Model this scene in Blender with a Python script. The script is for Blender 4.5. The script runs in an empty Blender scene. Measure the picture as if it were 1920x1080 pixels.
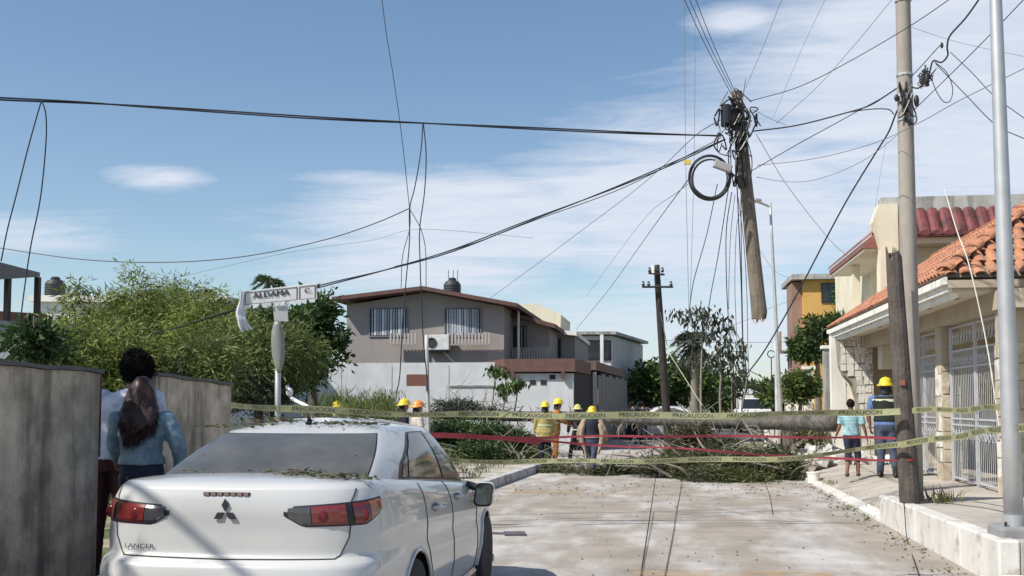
import bpy, bmesh, math, random
import numpy as np
from mathutils import Vector, Matrix, noise as mn
R = math.radians
SC = bpy.context.scene
COL = SC.collection
rnd = random.Random(7)

# ------------------------------------------------------------------ camera, sky, sun, exposure
F = 2000.0; HC = 1.6; YAW = R(8.25); PITCH = R(3.5); HOR = 757.0; PPY = HOR - F*math.tan(PITCH)
cd = bpy.data.cameras.new('camera'); cam = bpy.data.objects.new('camera', cd); COL.objects.link(cam)
cam.location = (0, 0, HC); cam.rotation_euler = (R(90)+PITCH, 0, YAW)
cd.sensor_width = 36; cd.lens = F/1920*36; cd.shift_y = (PPY-540)/1920
cd.clip_end = 3000; SC.camera = cam

SUN_H = Vector((-.80, -.60)).normalized(); SUN_EL = R(47)
SUNV = Vector((SUN_H.x*math.cos(SUN_EL), SUN_H.y*math.cos(SUN_EL), math.sin(SUN_EL)))
w = bpy.data.worlds.new('World'); SC.world = w; w.use_nodes = True
nt = w.node_tree; nt.nodes.clear()
def N(t, typ, **kw):
    n = t.nodes.new(typ)
    for k, v in kw.items(): setattr(n, k, v)
    return n
def mth(t, op, a, b=None, c=None, clamp=False):
    n = N(t, 'ShaderNodeMath', operation=op, use_clamp=clamp)
    for i, v in enumerate((a, b, c)):
        if v is None: continue
        if isinstance(v, (int, float)): n.inputs[i].default_value = v
        else: t.links.new(v, n.inputs[i])
    return n.outputs[0]
def build_world():
    L = nt.links
    sky = N(nt, 'ShaderNodeTexSky', sky_type='NISHITA', sun_disc=False)
    sky.sun_elevation = SUN_EL; sky.sun_rotation = math.atan2(SUNV.x, SUNV.y)
    sky.air_density = 1.0; sky.dust_density = .6; sky.ozone_density = 1.6; sky.altitude = 0
    tc = N(nt, 'ShaderNodeTexCoord'); sp = N(nt, 'ShaderNodeSeparateXYZ'); L.new(tc.outputs['Generated'], sp.inputs[0])
    X, Y, Z = sp.outputs
    az = mth(nt, 'ADD', mth(nt, 'ARCTAN2', X, Y), YAW)      # 0 = straight ahead, + right
    az = mth(nt, 'MULTIPLY', az, 57.2958)
    el = mth(nt, 'MULTIPLY', mth(nt, 'ARCSINE', Z), 57.2958)
    # cloud sheet coordinates: the direction projected on a high plane
    den = mth(nt, 'ADD', mth(nt, 'MAXIMUM', Z, 0), .10)
    cu = mth(nt, 'DIVIDE', X, den); cv = mth(nt, 'DIVIDE', Y, den)
    cb = N(nt, 'ShaderNodeCombineXYZ'); L.new(cu, cb.inputs[0]); L.new(cv, cb.inputs[1])
    def noise(sc, det, rough, dist=0, stretch=None):
        n = N(nt, 'ShaderNodeTexNoise'); n.inputs['Scale'].default_value = sc; n.inputs['Detail'].default_value = det
        n.inputs['Roughness'].default_value = rough; n.inputs['Distortion'].default_value = dist
        mp = N(nt, 'ShaderNodeMapping'); L.new(cb.outputs[0], mp.inputs[0])
        mp.inputs['Rotation'].default_value = (0, 0, R(-20)); mp.inputs['Scale'].default_value = stretch or (1, 1, 1)
        L.new(mp.outputs[0], n.inputs['Vector']); return n.outputs['Fac']
    n1 = noise(1.1, 9, .62, .35, (.8, 1.25, 1)); n2 = noise(.45, 3, .5, 0, (1, 1, 1)); n3 = noise(3.2, 6, .7, .8, (.5, 1.5, 1))
    def blob(a0, e0, ra, re):
        da = mth(nt, 'DIVIDE', mth(nt, 'SUBTRACT', az, a0), ra); de = mth(nt, 'DIVIDE', mth(nt, 'SUBTRACT', el, e0), re)
        q = mth(nt, 'ADD', mth(nt, 'MULTIPLY', da, da), mth(nt, 'MULTIPLY', de, de))
        return mth(nt, 'POWER', 2.718, mth(nt, 'MULTIPLY', q, -1.0))
    cov = None
    for (a0, e0, ra, re, k) in ((-2, 9.6, 11, 2.9, 1.25), (10, 10.5, 11, 4.8, 1.3), (25, 16, 12.5, 13, 1.3), (-18.5, 11.6, 3.4, .75, .95),
                                (-25, 8.0, 6, 1.3, .95), (-4, 7.0, 9, 2.0, 1.0), (12, 4, 20, 3.2, .8), (-22, 4.5, 16, 1.4, .35), (-8, 11.9, 6, .6, .8), (50, 25, 30, 25, .7), (-90, 40, 40, 25, .4), (160, 40, 60, 30, .5),
                                (12.0, 19.8, 3.0, 1.0, .95)):
        b = mth(nt, 'MULTIPLY', blob(a0, e0, ra, re), k)
        cov = b if cov is None else mth(nt, 'MAXIMUM', cov, b)
    t1 = mth(nt, 'ADD', mth(nt, 'MULTIPLY', n1, 1.5), mth(nt, 'MULTIPLY', n3, .75))
    dens = mth(nt, 'ADD', t1, mth(nt, 'MULTIPLY', cov, 1.0))
    dens = mth(nt, 'SUBTRACT', dens, 1.42)
    dens = mth(nt, 'MULTIPLY', dens, 1.6, clamp=True)
    dens = mth(nt, 'MULTIPLY', dens, mth(nt, 'ADD', mth(nt, 'MULTIPLY', n3, .9), .44), clamp=True)
    haze = mth(nt, 'MULTIPLY', mth(nt, 'POWER', 2.718, mth(nt, 'MULTIPLY', mth(nt, 'ABSOLUTE', el), -.22)), .30)
    dens = mth(nt, 'MAXIMUM', dens, haze)
    mix = N(nt, 'ShaderNodeMix', data_type='RGBA'); L.new(dens, mix.inputs['Factor'])
    tint = N(nt, 'ShaderNodeMix', data_type='RGBA', blend_type='MULTIPLY'); tint.inputs['Factor'].default_value = 1
    L.new(sky.outputs[0], tint.inputs['A']); tint.inputs['B'].default_value = SKY_TINT
    L.new(tint.outputs['Result'], mix.inputs['A']); mix.inputs['B'].default_value = CLOUD
    bg = N(nt, 'ShaderNodeBackground'); bg.inputs[1].default_value = SKY_STR; L.new(mix.outputs['Result'], bg.inputs[0])
    out = N(nt, 'ShaderNodeOutputWorld'); L.new(bg.outputs[0], out.inputs[0])
SKY_STR = .15; SKY_TINT = (.77, .82, .83, 1); CLOUD = (4.55, 4.9, 5.6, 1)
build_world()
sd = bpy.data.lights.new('sun', 'SUN'); sd.energy = 5.0; sd.angle = R(.53); sd.color = (1, .95, .87)
sun = bpy.data.objects.new('sun', sd); COL.objects.link(sun); sun.location = (-10, -8, 20)
sun.rotation_euler = (-SUNV).to_track_quat('-Z', 'Y').to_euler()
SC.view_settings.view_transform = 'Standard'; SC.view_settings.look = 'None'; SC.view_settings.exposure = 0.12
SC.view_settings.gamma = 1; SC.view_settings.use_curve_mapping = False

# ------------------------------------------------------------------ placing helpers (world metres; +Y runs along the street)
ca, sa = math.cos(YAW), math.sin(YAW)
FWD = Vector((-sa, ca, 0)); RGT = Vector((ca, sa, 0))
_rm = cam.rotation_euler.to_matrix()
def ray(x, y):
    d = _rm @ Vector(((x-960)/F, -(y-PPY)/F, -1)); return d / d.dot(FWD)
def P(x, y, D): return Vector((0, 0, HC)) + ray(x, y)*D
def PY(x, y, Y):
    d = ray(x, y); return Vector((0, 0, HC)) + d*(Y/d.y)
def PX(x, y, X):
    d = ray(x, y); return Vector((0, 0, HC)) + d*(X/d.x)
def XY(x, D):
    p = P(x, HOR, D); return p.x, p.y
# ------------------------------------------------------------------ materials
MATS = {}
def M(name, col=(.5, .5, .5), rough=.8, metal=0, var=.12, scale=4, bump=.0, bscale=40, col2=None, thr=(.45, .6), sc2=1.5, stretch=(1, 1, 1),
      coords='POS', spec=.5, alpha=1, island=0, coat=0, trans=0, streak=None, dust=0):
    if name in MATS: return MATS[name]
    m = bpy.data.materials.new(name); m.use_nodes = True; t = m.node_tree; L = t.links
    b = t.nodes['Principled BSDF']; b.inputs['Roughness'].default_value = rough; b.inputs['Metallic'].default_value = metal
    b.inputs['Specular IOR Level'].default_value = spec; b.inputs['Coat Weight'].default_value = coat; b.inputs['Coat Roughness'].default_value = .04
    if coords == 'POS': vec = N(t, 'ShaderNodeNewGeometry').outputs['Position']
    else: vec = N(t, 'ShaderNodeTexCoord').outputs['Object']
    def nz(s, det=5, st=(1, 1, 1), r=.6):
        mp = N(t, 'ShaderNodeMapping'); mp.inputs['Scale'].default_value = st; L.new(vec, mp.inputs[0])
        n = N(t, 'ShaderNodeTexNoise'); n.inputs['Scale'].default_value = s; n.inputs['Detail'].default_value = det; n.inputs['Roughness'].default_value = r
        L.new(mp.outputs[0], n.inputs['Vector']); return n.outputs['Fac']
    def mix(fac, a, bcol, bt='MIX'):
        n = N(t, 'ShaderNodeMix', data_type='RGBA', blend_type=bt)
        for s, v in (('Factor', fac), ('A', a), ('B', bcol)):
            if isinstance(v, tuple): n.inputs[s].default_value = v if len(v) == 4 else (*v, 1)
            elif isinstance(v, (int, float)): n.inputs[s].default_value = v
            else: L.new(v, n.inputs[s])
        return n.outputs['Result']
    def rng(f, a, bb, c=0, d=1):
        n = N(t, 'ShaderNodeMapRange'); L.new(f, n.inputs[0])
        for i, v in enumerate((a, bb, c, d)): n.inputs[i+1].default_value = v
        n.interpolation_type = 'SMOOTHSTEP'; return n.outputs[0]
    c = (*col, 1)
    if col2 is not None: c = mix(rng(nz(sc2, 7, stretch, .65), *thr), c, (*col2, 1))
    if streak is not None:   # (colour, amount, horizontal scale)
        c = mix(mth(t, 'MULTIPLY', rng(nz(streak[2], 6, (1, 1, .13)), .42, .68), streak[1]), c, (*streak[0], 1))
    if var:
        v = rng(nz(scale, 6), .3, .7, 1-var, 1+var); h = N(t, 'ShaderNodeCombineColor'); [L.new(v, h.inputs[i]) for i in range(3)]
        c = mix(1.0, c, h.outputs[0], 'MULTIPLY')
    if island:
        g = N(t, 'ShaderNodeNewGeometry'); v = rng(g.outputs['Random Per Island'], 0, 1, 1-island, 1+island)
        h = N(t, 'ShaderNodeCombineColor'); [L.new(v, h.inputs[i]) for i in range(3)]
        c = mix(1.0, c, h.outputs[0], 'MULTIPLY')
    if dust: c = mix(mth(t, 'MULTIPLY', nz(3, 8), dust), c, (.42, .38, .32, 1))
    if isinstance(c, tuple): b.inputs['Base Color'].default_value = c
    else: L.new(c, b.inputs['Base Color'])
    if bump:
        bp = N(t, 'ShaderNodeBump'); bp.inputs['Strength'].default_value = bump; bp.inputs['Distance'].default_value = .02
        L.new(nz(bscale, 8), bp.inputs['Height']); L.new(bp.outputs[0], b.inputs['Normal'])
    if trans:
        out = [n for n in t.nodes if n.type == 'OUTPUT_MATERIAL'][0]
        tr = N(t, 'ShaderNodeBsdfTranslucent'); ms = N(t, 'ShaderNodeMixShader'); ms.inputs[0].default_value = trans
        if isinstance(c, tuple): tr.inputs[0].default_value = c
        else: L.new(c, tr.inputs[0])
        L.new(b.outputs[0], ms.inputs[1]); L.new(tr.outputs[0], ms.inputs[2]); L.new(ms.outputs[0], out.inputs[0])
    if alpha < 1:
        a = mth(t, 'MULTIPLY', rng(nz(sc2*2, 7), .38, .62), alpha); L.new(a, b.inputs['Alpha'])
    MATS[name] = m; return m

# ------------------------------------------------------------------ mesh helpers
def origin_of(o):
    v = Vector((0, 0, 0))
    while o is not None: v = v + o.location; o = o.parent
    return v
def link(name, me, mat, parent=None, smooth=False):
    o = bpy.data.objects.new(name, me); COL.objects.link(o)
    if mat is not None and not me.materials: me.materials.append(mat)
    if smooth: me.shade_smooth()
    if parent is not None: o.parent = parent
    return o
class MB:
    def __init__(s): s.v = []; s.f = []
    def quad(s, a, b, c, d): n = len(s.v); s.v += [tuple(a), tuple(b), tuple(c), tuple(d)]; s.f.append((n, n+1, n+2, n+3)); return s
    def poly(s, pts): n = len(s.v); s.v += [tuple(p) for p in pts]; s.f.append(tuple(range(n, n+len(pts)))); return s
    def hexa(s, p):   # 8 corners: bottom 4 ccw, top 4 ccw
        n = len(s.v); s.v += [tuple(q) for q in p]
        s.f += [(n+3, n+2, n+1, n), (n+4, n+5, n+6, n+7), (n, n+1, n+5, n+4), (n+1, n+2, n+6, n+5), (n+2, n+3, n+7, n+6), (n+3, n, n+4, n+7)]; return s
    def box(s, x0, x1, y0, y1, z0, z1):
        if x1 < x0: x0, x1 = x1, x0
        if y1 < y0: y0, y1 = y1, y0
        if z1 < z0: z0, z1 = z1, z0
        return s.hexa([(x0, y0, z0), (x1, y0, z0), (x1, y1, z0), (x0, y1, z0), (x0, y0, z1), (x1, y0, z1), (x1, y1, z1), (x0, y1, z1)])
    def obox(s, c, hx, hy, hz, rz=0, m=None):   # oriented box round centre
        m = m or Matrix.Rotation(rz, 3, 'Z'); c = Vector(c)
        return s.hexa([c + m @ Vector((a*hx, b*hy, d*hz)) for d in (-1, 1) for a, b in ((-1, -1), (1, -1), (1, 1), (-1, 1))])
    def prism(s, pts, d):   # polygon pts extruded by vector d
        n = len(s.v); k = len(pts); d = Vector(d)
        s.v += [tuple(p) for p in pts] + [tuple(Vector(p)+d) for p in pts]
        s.f.append(tuple(range(n, n+k))[::-1]); s.f.append(tuple(range(n+k, n+2*k)))
        for i in range(k): j = (i+1) % k; s.f.append((n+i, n+j, n+k+j, n+k+i))
        return s
    def tube(s, pts, r, n=6, cap=True, ry=None):
        pts = [Vector(p) for p in pts]; k = len(pts)
        if k < 2: return s
        rr = r if isinstance(r, (list, tuple)) else [r]*k
        t0 = (pts[1]-pts[0]).normalized(); up = Vector((0, 0, 1)) if abs(t0.z) < .9 else Vector((1, 0, 0))
        u = t0.cross(up).normalized(); base = len(s.v)
        for i in range(k):
            t = (pts[min(i+1, k-1)]-pts[max(i-1, 0)])
            t = t.normalized() if t.length > 1e-9 else t0
            u = (u - t*u.dot(t)); u = u.normalized() if u.length > 1e-6 else t.orthogonal().normalized()
            v = t.cross(u)
            for j in range(n):
                a = 2*math.pi*j/n; s.v.append(tuple(pts[i] + u*(rr[i]*math.cos(a)) + v*(rr[i]*math.sin(a))))
        for i in range(k-1):
            for j in range(n):
                a = base+i*n+j; b = base+i*n+(j+1) % n; s.f.append((a, b, b+n, a+n))
        if cap: s.f.append(tuple(range(base, base+n))[::-1]); s.f.append(tuple(range(base+(k-1)*n, base+k*n)))
        return s
    def rings(s, rings, cap=True):   # list of equal-length rings
        n = len(rings[0]); b = len(s.v)
        for r in rings: s.v += [tuple(p) for p in r]
        for i in range(len(rings)-1):
            for j in range(n):
                a = b+i*n+j; c = b+i*n+(j+1) % n; s.f.append((a, c, c+n, a+n))
        if cap: s.f.append(tuple(range(b, b+n))[::-1]); s.f.append(tuple(range(b+(len(rings)-1)*n, b+len(rings)*n)))
        return s
    def lathe(s, prof, c=(0, 0, 0), n=16, axis='Z', sx=1, sy=1, cap=True):   # prof [(r, h)]
        c = Vector(c); rg = []
        for r, h in prof:
            ring = []
            for j in range(n):
                a = 2*math.pi*j/n; p = (r*math.cos(a)*sx, r*math.sin(a)*sy, h)
                if axis == 'X': p = (p[2], p[0], p[1])
                if axis == 'Y': p = (p[0], -p[2], p[1])
                ring.append(c+Vector(p))
            rg.append(ring)
        return s.rings(rg, cap)
    def ell(s, c, rx, ry, rz, nu=10, nv=7, m=None):
        c = Vector(c); rg = []
        for i in range(nv+1):
            ph = math.pi*(i/nv)*.98+math.pi*.01
            ring = []
            for j in range(nu):
                a = 2*math.pi*j/nu; p = Vector((rx*math.sin(ph)*math.cos(a), ry*math.sin(ph)*math.sin(a), -rz*math.cos(ph)))
                ring.append(c + (m @ p if m is not None else p))
            rg.append(ring)
        return s.rings(rg)
    def shift(s, d): d = Vector(d); s.v = [tuple(Vector(p)+d) for p in s.v]; return s
    def mesh(s, off=(0, 0, 0)):
        me = bpy.data.meshes.new('m'); ox, oy, oz = off
        me.from_pydata([(a-ox, b-oy, c-oz) for a, b, c in s.v], [], s.f); me.update(); return me
    def build(s, name, mat, parent=None, smooth=False, bevel=0, kind=None):
        me = s.mesh(origin_of(parent)); me.name = name
        o = link(name, me, mat, parent, smooth)
        if bevel:
            bv = o.modifiers.new('bevel', 'BEVEL'); bv.width = bevel; bv.segments = 2; bv.limit_method = 'ANGLE'
        if kind: o['kind'] = kind
        return o
def thing(name, label, cat, loc=(0, 0, 0), group=None):
    o = bpy.data.objects.new(name, None); COL.objects.link(o); o.location = loc; o.empty_display_size = .2
    o['label'] = label; o['category'] = cat
    if group: o['group'] = group
    return o
def tag(o, label, cat, group=None, kind=None):
    o['label'] = label; o['category'] = cat
    if group: o['group'] = group
    if kind: o['kind'] = kind
    return o
def struct(name, loc=(0, 0, 0)):
    o = bpy.data.objects.new(name, None); COL.objects.link(o); o.location = loc; o['kind'] = 'structure'; return o
def copy_tree(o, parent=None):
    c = o.copy(); COL.objects.link(c)
    if parent is not None: c.parent = parent
    for ch in list(o.children): copy_tree(ch, c)
    return c
def catmull(P_, per=8, closed=False):
    P_ = [Vector(p) for p in P_]; out = []; n = len(P_)
    rngi = range(n) if closed else range(n-1)
    for i in rngi:
        p1, p2 = P_[i], P_[(i+1) % n]
        p0 = P_[i-1] if (closed or i > 0) else p1*2-p2
        p3 = P_[(i+2) % n] if (closed or i < n-2) else p2*2-p1
        for k in range(per):
            t = k/per; out.append(.5*((2*p1)+(p2-p0)*t+(2*p0-5*p1+4*p2-p3)*t*t+(3*p1-p0-3*p2+p3)*t**3))
    if not closed: out.append(P_[-1].copy())
    return out
def remesh(mb, vox=.02, wr=0, it=2):
    me = mb.mesh(); o = bpy.data.objects.new('t', me); COL.objects.link(o)
    m = o.modifiers.new('r', 'REMESH'); m.mode = 'VOXEL'; m.voxel_size = vox
    s = o.modifiers.new('s', 'SMOOTH'); s.iterations = it; s.factor = .5
    dg = bpy.context.evaluated_depsgraph_get(); dg.update()
    nm = bpy.data.meshes.new_from_object(o.evaluated_get(dg)); bpy.data.objects.remove(o)
    if wr:
        nv = len(nm.vertices); co = np.empty(nv*3); nm.vertices.foreach_get('co', co); no = np.array([v.normal[:] for v in nm.vertices]); co = co.reshape(-1, 3)
        d = np.array([mn.noise(Vector((c[0]*9, c[1]*9, c[2]*5)))*wr + mn.noise(Vector(c)*22)*wr*.4 for c in co])
        nm.vertices.foreach_set('co', (co+no*d[:, None]).ravel()); nm.update()
    nm.shade_smooth(); return nm
def leafmesh(pts, dirs, L, W, seed=1, bend=.2):
    """many diamond leaves, each a quad folded a little; pts and dirs are (n,3) arrays"""
    g = np.random.default_rng(seed); n = len(pts)
    dirs = dirs/np.linalg.norm(dirs, axis=1, keepdims=True)
    q = g.normal(size=(n, 3)); s = np.cross(dirs, q); s /= np.linalg.norm(s, axis=1, keepdims=True)
    l = (L*g.uniform(.6, 1.3, n))[:, None]; wd = (W*g.uniform(.6, 1.3, n))[:, None]
    nn = np.cross(dirs, s)
    a = pts; b = pts+dirs*l*.45+s*wd*.5; c = pts+dirs*l - nn*l*bend; d = pts+dirs*l*.45-s*wd*.5
    v = np.stack([a, b, c, d], 1).reshape(-1, 3)
    me = bpy.data.meshes.new('leaves'); me.vertices.add(4*n); me.vertices.foreach_set('co', v.ravel())
    me.loops.add(4*n); me.loops.foreach_set('vertex_index', np.arange(4*n, dtype=np.int32))
    me.polygons.add(n); me.polygons.foreach_set('loop_start', np.arange(0, 4*n, 4, dtype=np.int32)); me.polygons.foreach_set('loop_total', np.full(n, 4, dtype=np.int32))
    me.update(calc_edges=True); return me
def text_geo(txt, size=1.0, ext=0):
    cu = bpy.data.curves.new('t', 'FONT'); cu.body = txt; cu.size = size; cu.resolution_u = 2; cu.extrude = ext
    cu.align_x = 'CENTER'; cu.align_y = 'CENTER'
    o = bpy.data.objects.new('t', cu); COL.objects.link(o); dg = bpy.context.evaluated_depsgraph_get(); dg.update()
    me = bpy.data.meshes.new_from_object(o.evaluated_get(dg)); vs = [v.co.copy() for v in me.vertices]; fs = [tuple(p.vertices) for p in me.polygons]
    bpy.data.objects.remove(o); bpy.data.meshes.remove(me); return vs, fs
# ------------------------------------------------------------------ materials in use
conc = M('concrete_road', (.325, .283, .237), .9, var=.14, scale=1.7, bump=.45, bscale=40, col2=(.49, .465, .44), thr=(.44, .64), sc2=.9, stretch=(1, .3, 1), streak=((.24, .21, .175), .3, .9))
walkm = M('concrete_walk', (.43, .385, .33), .9, var=.13, scale=2, bump=.35, bscale=50, col2=(.3, .27, .23), thr=(.5, .68), sc2=.7)
kerbm = M('kerb_white_paint', (.66, .635, .59), .75, var=.06, scale=3, bump=.25, bscale=50, col2=(.42, .38, .33), thr=(.52, .68), sc2=3.4, streak=((.4, .36, .3), .25, 2))
kerbg = M('kerb_grey_paint', (.52, .51, .52), .8, var=.12, scale=5, bump=.3, col2=(.25, .24, .23), thr=(.5, .62), sc2=3)
dirt = M('dirt', (.30, .26, .19), .95, var=.2, scale=3, bump=.6, bscale=25, col2=(.09, .12, .035), thr=(.45, .55), sc2=.7)
paledirt = M('pale_dirt', (.46, .42, .36), .95, var=.15, scale=4, bump=.5, bscale=30, col2=(.3, .27, .2), thr=(.5, .65), sc2=1.5)
asph = M('asphalt', (.075, .08, .09), .85, var=.15, scale=3, bump=.3)
oldwall = M('stained_plaster', (.60, .50, .39), .92, var=.22, scale=5, bump=.8, bscale=18, col2=(.34, .285, .225), thr=(.42, .66), sc2=1.3, streak=((.10, .082, .066), .85, 3.6))
capm = M('wall_cap', (.12, .115, .11), .9, var=.2, bump=.4)
redp = M('red_door_paint', (.12, .018, .016), .6, var=.15)
cream = M('cream_wall', (.72, .66, .50), .85, var=.06, scale=2, bump=.15, streak=((.5, .43, .32), .35, 2))
beige = M('beige_wall', (.46, .39, .29), .85, var=.07, scale=2, bump=.15, streak=((.3, .25, .19), .3, 2))
soff = M('soffit', (.62, .56, .47), .85, var=.05, scale=1)
whitem = M('white_moulding', (.80, .78, .70), .7, var=.05, scale=3, streak=((.5, .46, .38), .35, 4))
tilem = M('clay_tile', (.49, .215, .11), .8, var=.15, scale=6, bump=.3, col2=(.33, .13, .08), thr=(.45, .62), sc2=4, streak=((.22, .13, .09), .5, 5))
maroon = M('maroon_tile', (.17, .045, .045), .6, var=.2, scale=5, bump=.2, col2=(.09, .03, .03), thr=(.45, .6), sc2=4)
browntile = M('brown_tile', (.25, .10, .07), .7, var=.2, scale=5, bump=.2)
greyconc = M('weathered_parapet', (.42, .41, .38), .9, var=.15, scale=3, bump=.3, streak=((.12, .12, .11), .7, 4))
taupe = M('taupe_wall', (.30, .27, .25), .88, var=.05, scale=1.5, bump=.12, streak=((.24, .2, .19), .35, 1.5))
brownpaint = M('brown_paint', (.115, .06, .05), .8, var=.12, scale=3)
whitewall = M('white_rendered_wall', (.56, .57, .585), .88, var=.06, scale=2, bump=.2, streak=((.42, .42, .42), .5, 1.2))
housewhite = M('house_white', (.78, .78, .78), .85, var=.06, streak=((.4, .4, .4), .3, 1.5))
greige = M('greige_wall', (.34, .30, .27), .88, var=.08, streak=((.25, .22, .2), .3, 1.5))
glassd = M('dark_glass', (.02, .025, .03), .08, var=0, spec=.6)
curtain = M('vertical_blind', (.34, .37, .42), .7, var=.12, scale=4)
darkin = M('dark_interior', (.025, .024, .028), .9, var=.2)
darkmet = M('dark_metal', (.06, .05, .05), .5, metal=.4, var=.1)
greymet = M('galvanised_metal', (.50, .50, .50), .5, metal=.55, var=.08, scale=4)
polegrey = M('pole_paint', (.48, .48, .47), .6, var=.1)
whitemet = M('white_iron', (.50, .51, .53), .45, metal=.1, var=.08)
blackpl = M('black_rubber', (.018, .018, .02), .55, var=.1)
blacktank = M('black_tank_plastic', (.035, .037, .04), .45, var=.15)
stonem = M('flagstone', (.44, .37, .27), .85, var=.16, scale=7, bump=.5, bscale=20, col2=(.55, .48, .36), thr=(.45, .6), sc2=3, island=.1, coords='POS')
stonew = M('white_flagstone', (.66, .63, .56), .85, var=.12, scale=6, bump=.4, bscale=20, col2=(.45, .41, .34), thr=(.5, .62), sc2=4)
mortar = M('mortar', (.30, .27, .22), .95, var=.1)
yellowm = M('ochre_wall', (.62, .36, .10), .85, var=.07, scale=1, streak=((.5, .3, .1), .3, 1))
redbrick = M('reddish_side_wall', (.27, .17, .13), .85, var=.15, scale=1)
poleconc = M('pole_concrete', (.34, .30, .26), .88, var=.1, scale=3, bump=.25, bscale=50, col2=(.28, .25, .22), thr=(.5, .68), sc2=3, streak=((.2, .18, .16), .35, 9))
wood = M('weathered_wood', (.22, .18, .14), .9, var=.2, scale=8, bump=.6, bscale=30, streak=((.07, .055, .045), .6, 26))
wooddark = M('dark_creosote_wood', (.035, .03, .027), .9, var=.2, scale=6, bump=.5, streak=((.02, .018, .015), .5, 20))
woodfresh = M('splintered_wood', (.45, .26, .13), .85, var=.2, scale=18)
bark = M('bark', (.16, .135, .11), .95, var=.25, scale=10, bump=.8, bscale=30, streak=((.06, .05, .04), .5, 12))
palebark = M('pale_bark', (.22, .195, .16), .9, var=.15, scale=10)
wirem = M('wire_black', (.02, .021, .024), .6, var=0)
wireg = M('wire_grey', (.16, .17, .19), .6, var=0)
ropem = M('pale_rope', (.62, .57, .48), .8, var=.1)
yellowpaint = M('worn_yellow_paint', (.55, .36, .17), .85, var=.15, scale=6, alpha=.42, sc2=1.7)
skin = M('skin', (.30, .16, .10), .55, var=.05, scale=12)

# ------------------------------------------------------------------ ground, road, kerbs, walks
g = MB()
for i in range(20):
    for j in range(20):
        f = lambda k: math.copysign(1400*(abs(k-10)/10)**2.2, k-10)
        x0, x1, y0, y1 = f(i), f(i+1), f(j)+10, f(j+1)+10
        g.quad((x0, y0, -.06), (x1, y0, -.06), (x1, y1, -.06), (x0, y1, -.06))
tag_ = g.build('ground', dirt); tag_['kind'] = 'structure'
road = struct('road')
MB().box(-3.45, 2.95, -8, 48, -.05, -.012).build('road_bed', M('joint_dirt', (.10, .085, .07), .95), road)
ys = [-8, -4.8, -1.6, 1.5, 4.6, 7.6, 10.55, 13.5, 16.5, 19.7, 22.9, 26.1, 29.3, 32.6, 36, 40, 44, 48]
for i in range(len(ys)-1):
    for (x0, x1) in ((-3.42, -.256), (-.25, 2.92)):
        dz = rnd.uniform(-.002, .002)
        MB().box(x0+.004, x1-.004, ys[i]+.012, ys[i+1]-.012, -.04, dz).build('slab', conc, road, bevel=.004)
MB().box(-7, 7, 48, 64, -.05, .0).build('asphalt_sheet', asph, road)
MB().box(-3.2, 3, 64, 320, -.05, .0).build('far_sheet', conc, road)
MB().box(3.02, 40, 52, 58, -.05, -.004).build('side_street_sheet', asph, road)
for (a, b_, wd) in (((940, 922), (1190, 922), .5), ((1180, 1068), (1560, 1066), .42)):
    p, q = PX(a[0], a[1], 1), None
    pa = P(a[0], a[1], 3200/(a[1]-757)); pb = P(b_[0], b_[1], 3200/(b_[1]-757))
    MB().quad((pa.x, pa.y-wd/2, .006), (pb.x, pa.y-wd/2, .006), (pb.x, pa.y+wd/2, .006), (pa.x, pa.y+wd/2, .006)).build('painted_line', yellowpaint, road)
# small debris on the slabs
peb = MB()
for i in range(170):
    x = rnd.uniform(-1.2, 2.8); y = rnd.choice([rnd.uniform(9.5, 13), rnd.uniform(9.5, 24)]); s = rnd.uniform(.004, .014)
    if rnd.random() < .4: x = 2.8-abs(rnd.gauss(0, .3))
    peb.ell((x, y, .004+s*.4), s, s*rnd.uniform(.6, 1.4), s*.6, 5, 3)
o = peb.build('pebbles', M('debris_brown', (.16, .13, .09), .95, var=.3), None); tag(o, 'scattered grit and bits of leaf on the concrete road slabs', 'grit', kind='stuff')

# right kerb: tall white blocks, then a low run
kr = struct('kerb')
kz0, kz1 = .41, .355
edges = [9.9, 11.15, 13.1, 15.2]
for a, b_ in zip(edges[:-1], edges[1:]):
    za = kz0+(kz1-kz0)*(a-9.9)/5.3; zb = kz0+(kz1-kz0)*(b_-9.9)/5.3
    MB().hexa([(2.85, a+.004, -.03), (3.03, a+.004, -.03), (3.03, b_-.004, -.03), (2.85, b_-.004, -.03), (2.85, a+.004, za), (3.03, a+.004, za), (3.03, b_-.004, zb), (2.85, b_-.004, zb)]).build('kerb_block', kerbm, kr, bevel=.018)
for i, (a, b_) in enumerate(((5, 6.6), (6.6, 8.2), (8.2, 9.89))):
    MB().box(2.85, 3.05, a+.004, b_-.004, -.03, .12).build('kerb_block', kerbm, kr, bevel=.02)
for i in range(7):
    a = 15.21+i*1.15; z = .10-.006*i
    MB().hexa([(2.84+.0*i, a+.004, -.03), (3.0, a+.004, -.03), (3.0, a+1.14, -.03), (2.84, a+1.14, -.03), (2.84, a+.004, .05), (3.0, a+.004, z), (3.0, a+1.14, z), (2.84, a+1.14, .05)]).build('kerb_block', kerbm, kr, bevel=.012)
kl = struct('kerb')
for i in range(24):
    a = -2+i*1.15
    x = -3.38 if a < 18 else -3.38+.055*(a-18)
    x1 = -3.38 if a+1.15 < 18 else -3.38+.055*(a+1.15-18)
    MB().hexa([(x-.2, a+.006, -.03), (x, a+.006, -.03), (x1, a+1.14, -.03), (x1-.2, a+1.14, -.03), (x-.2, a+.006, .17), (x-.02, a+.006, .17), (x1-.02, a+1.14, .17), (x1-.2, a+1.14, .17)]).build('kerb_block', kerbg, kl, bevel=.02)
wr_ = struct('pavement')
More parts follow.
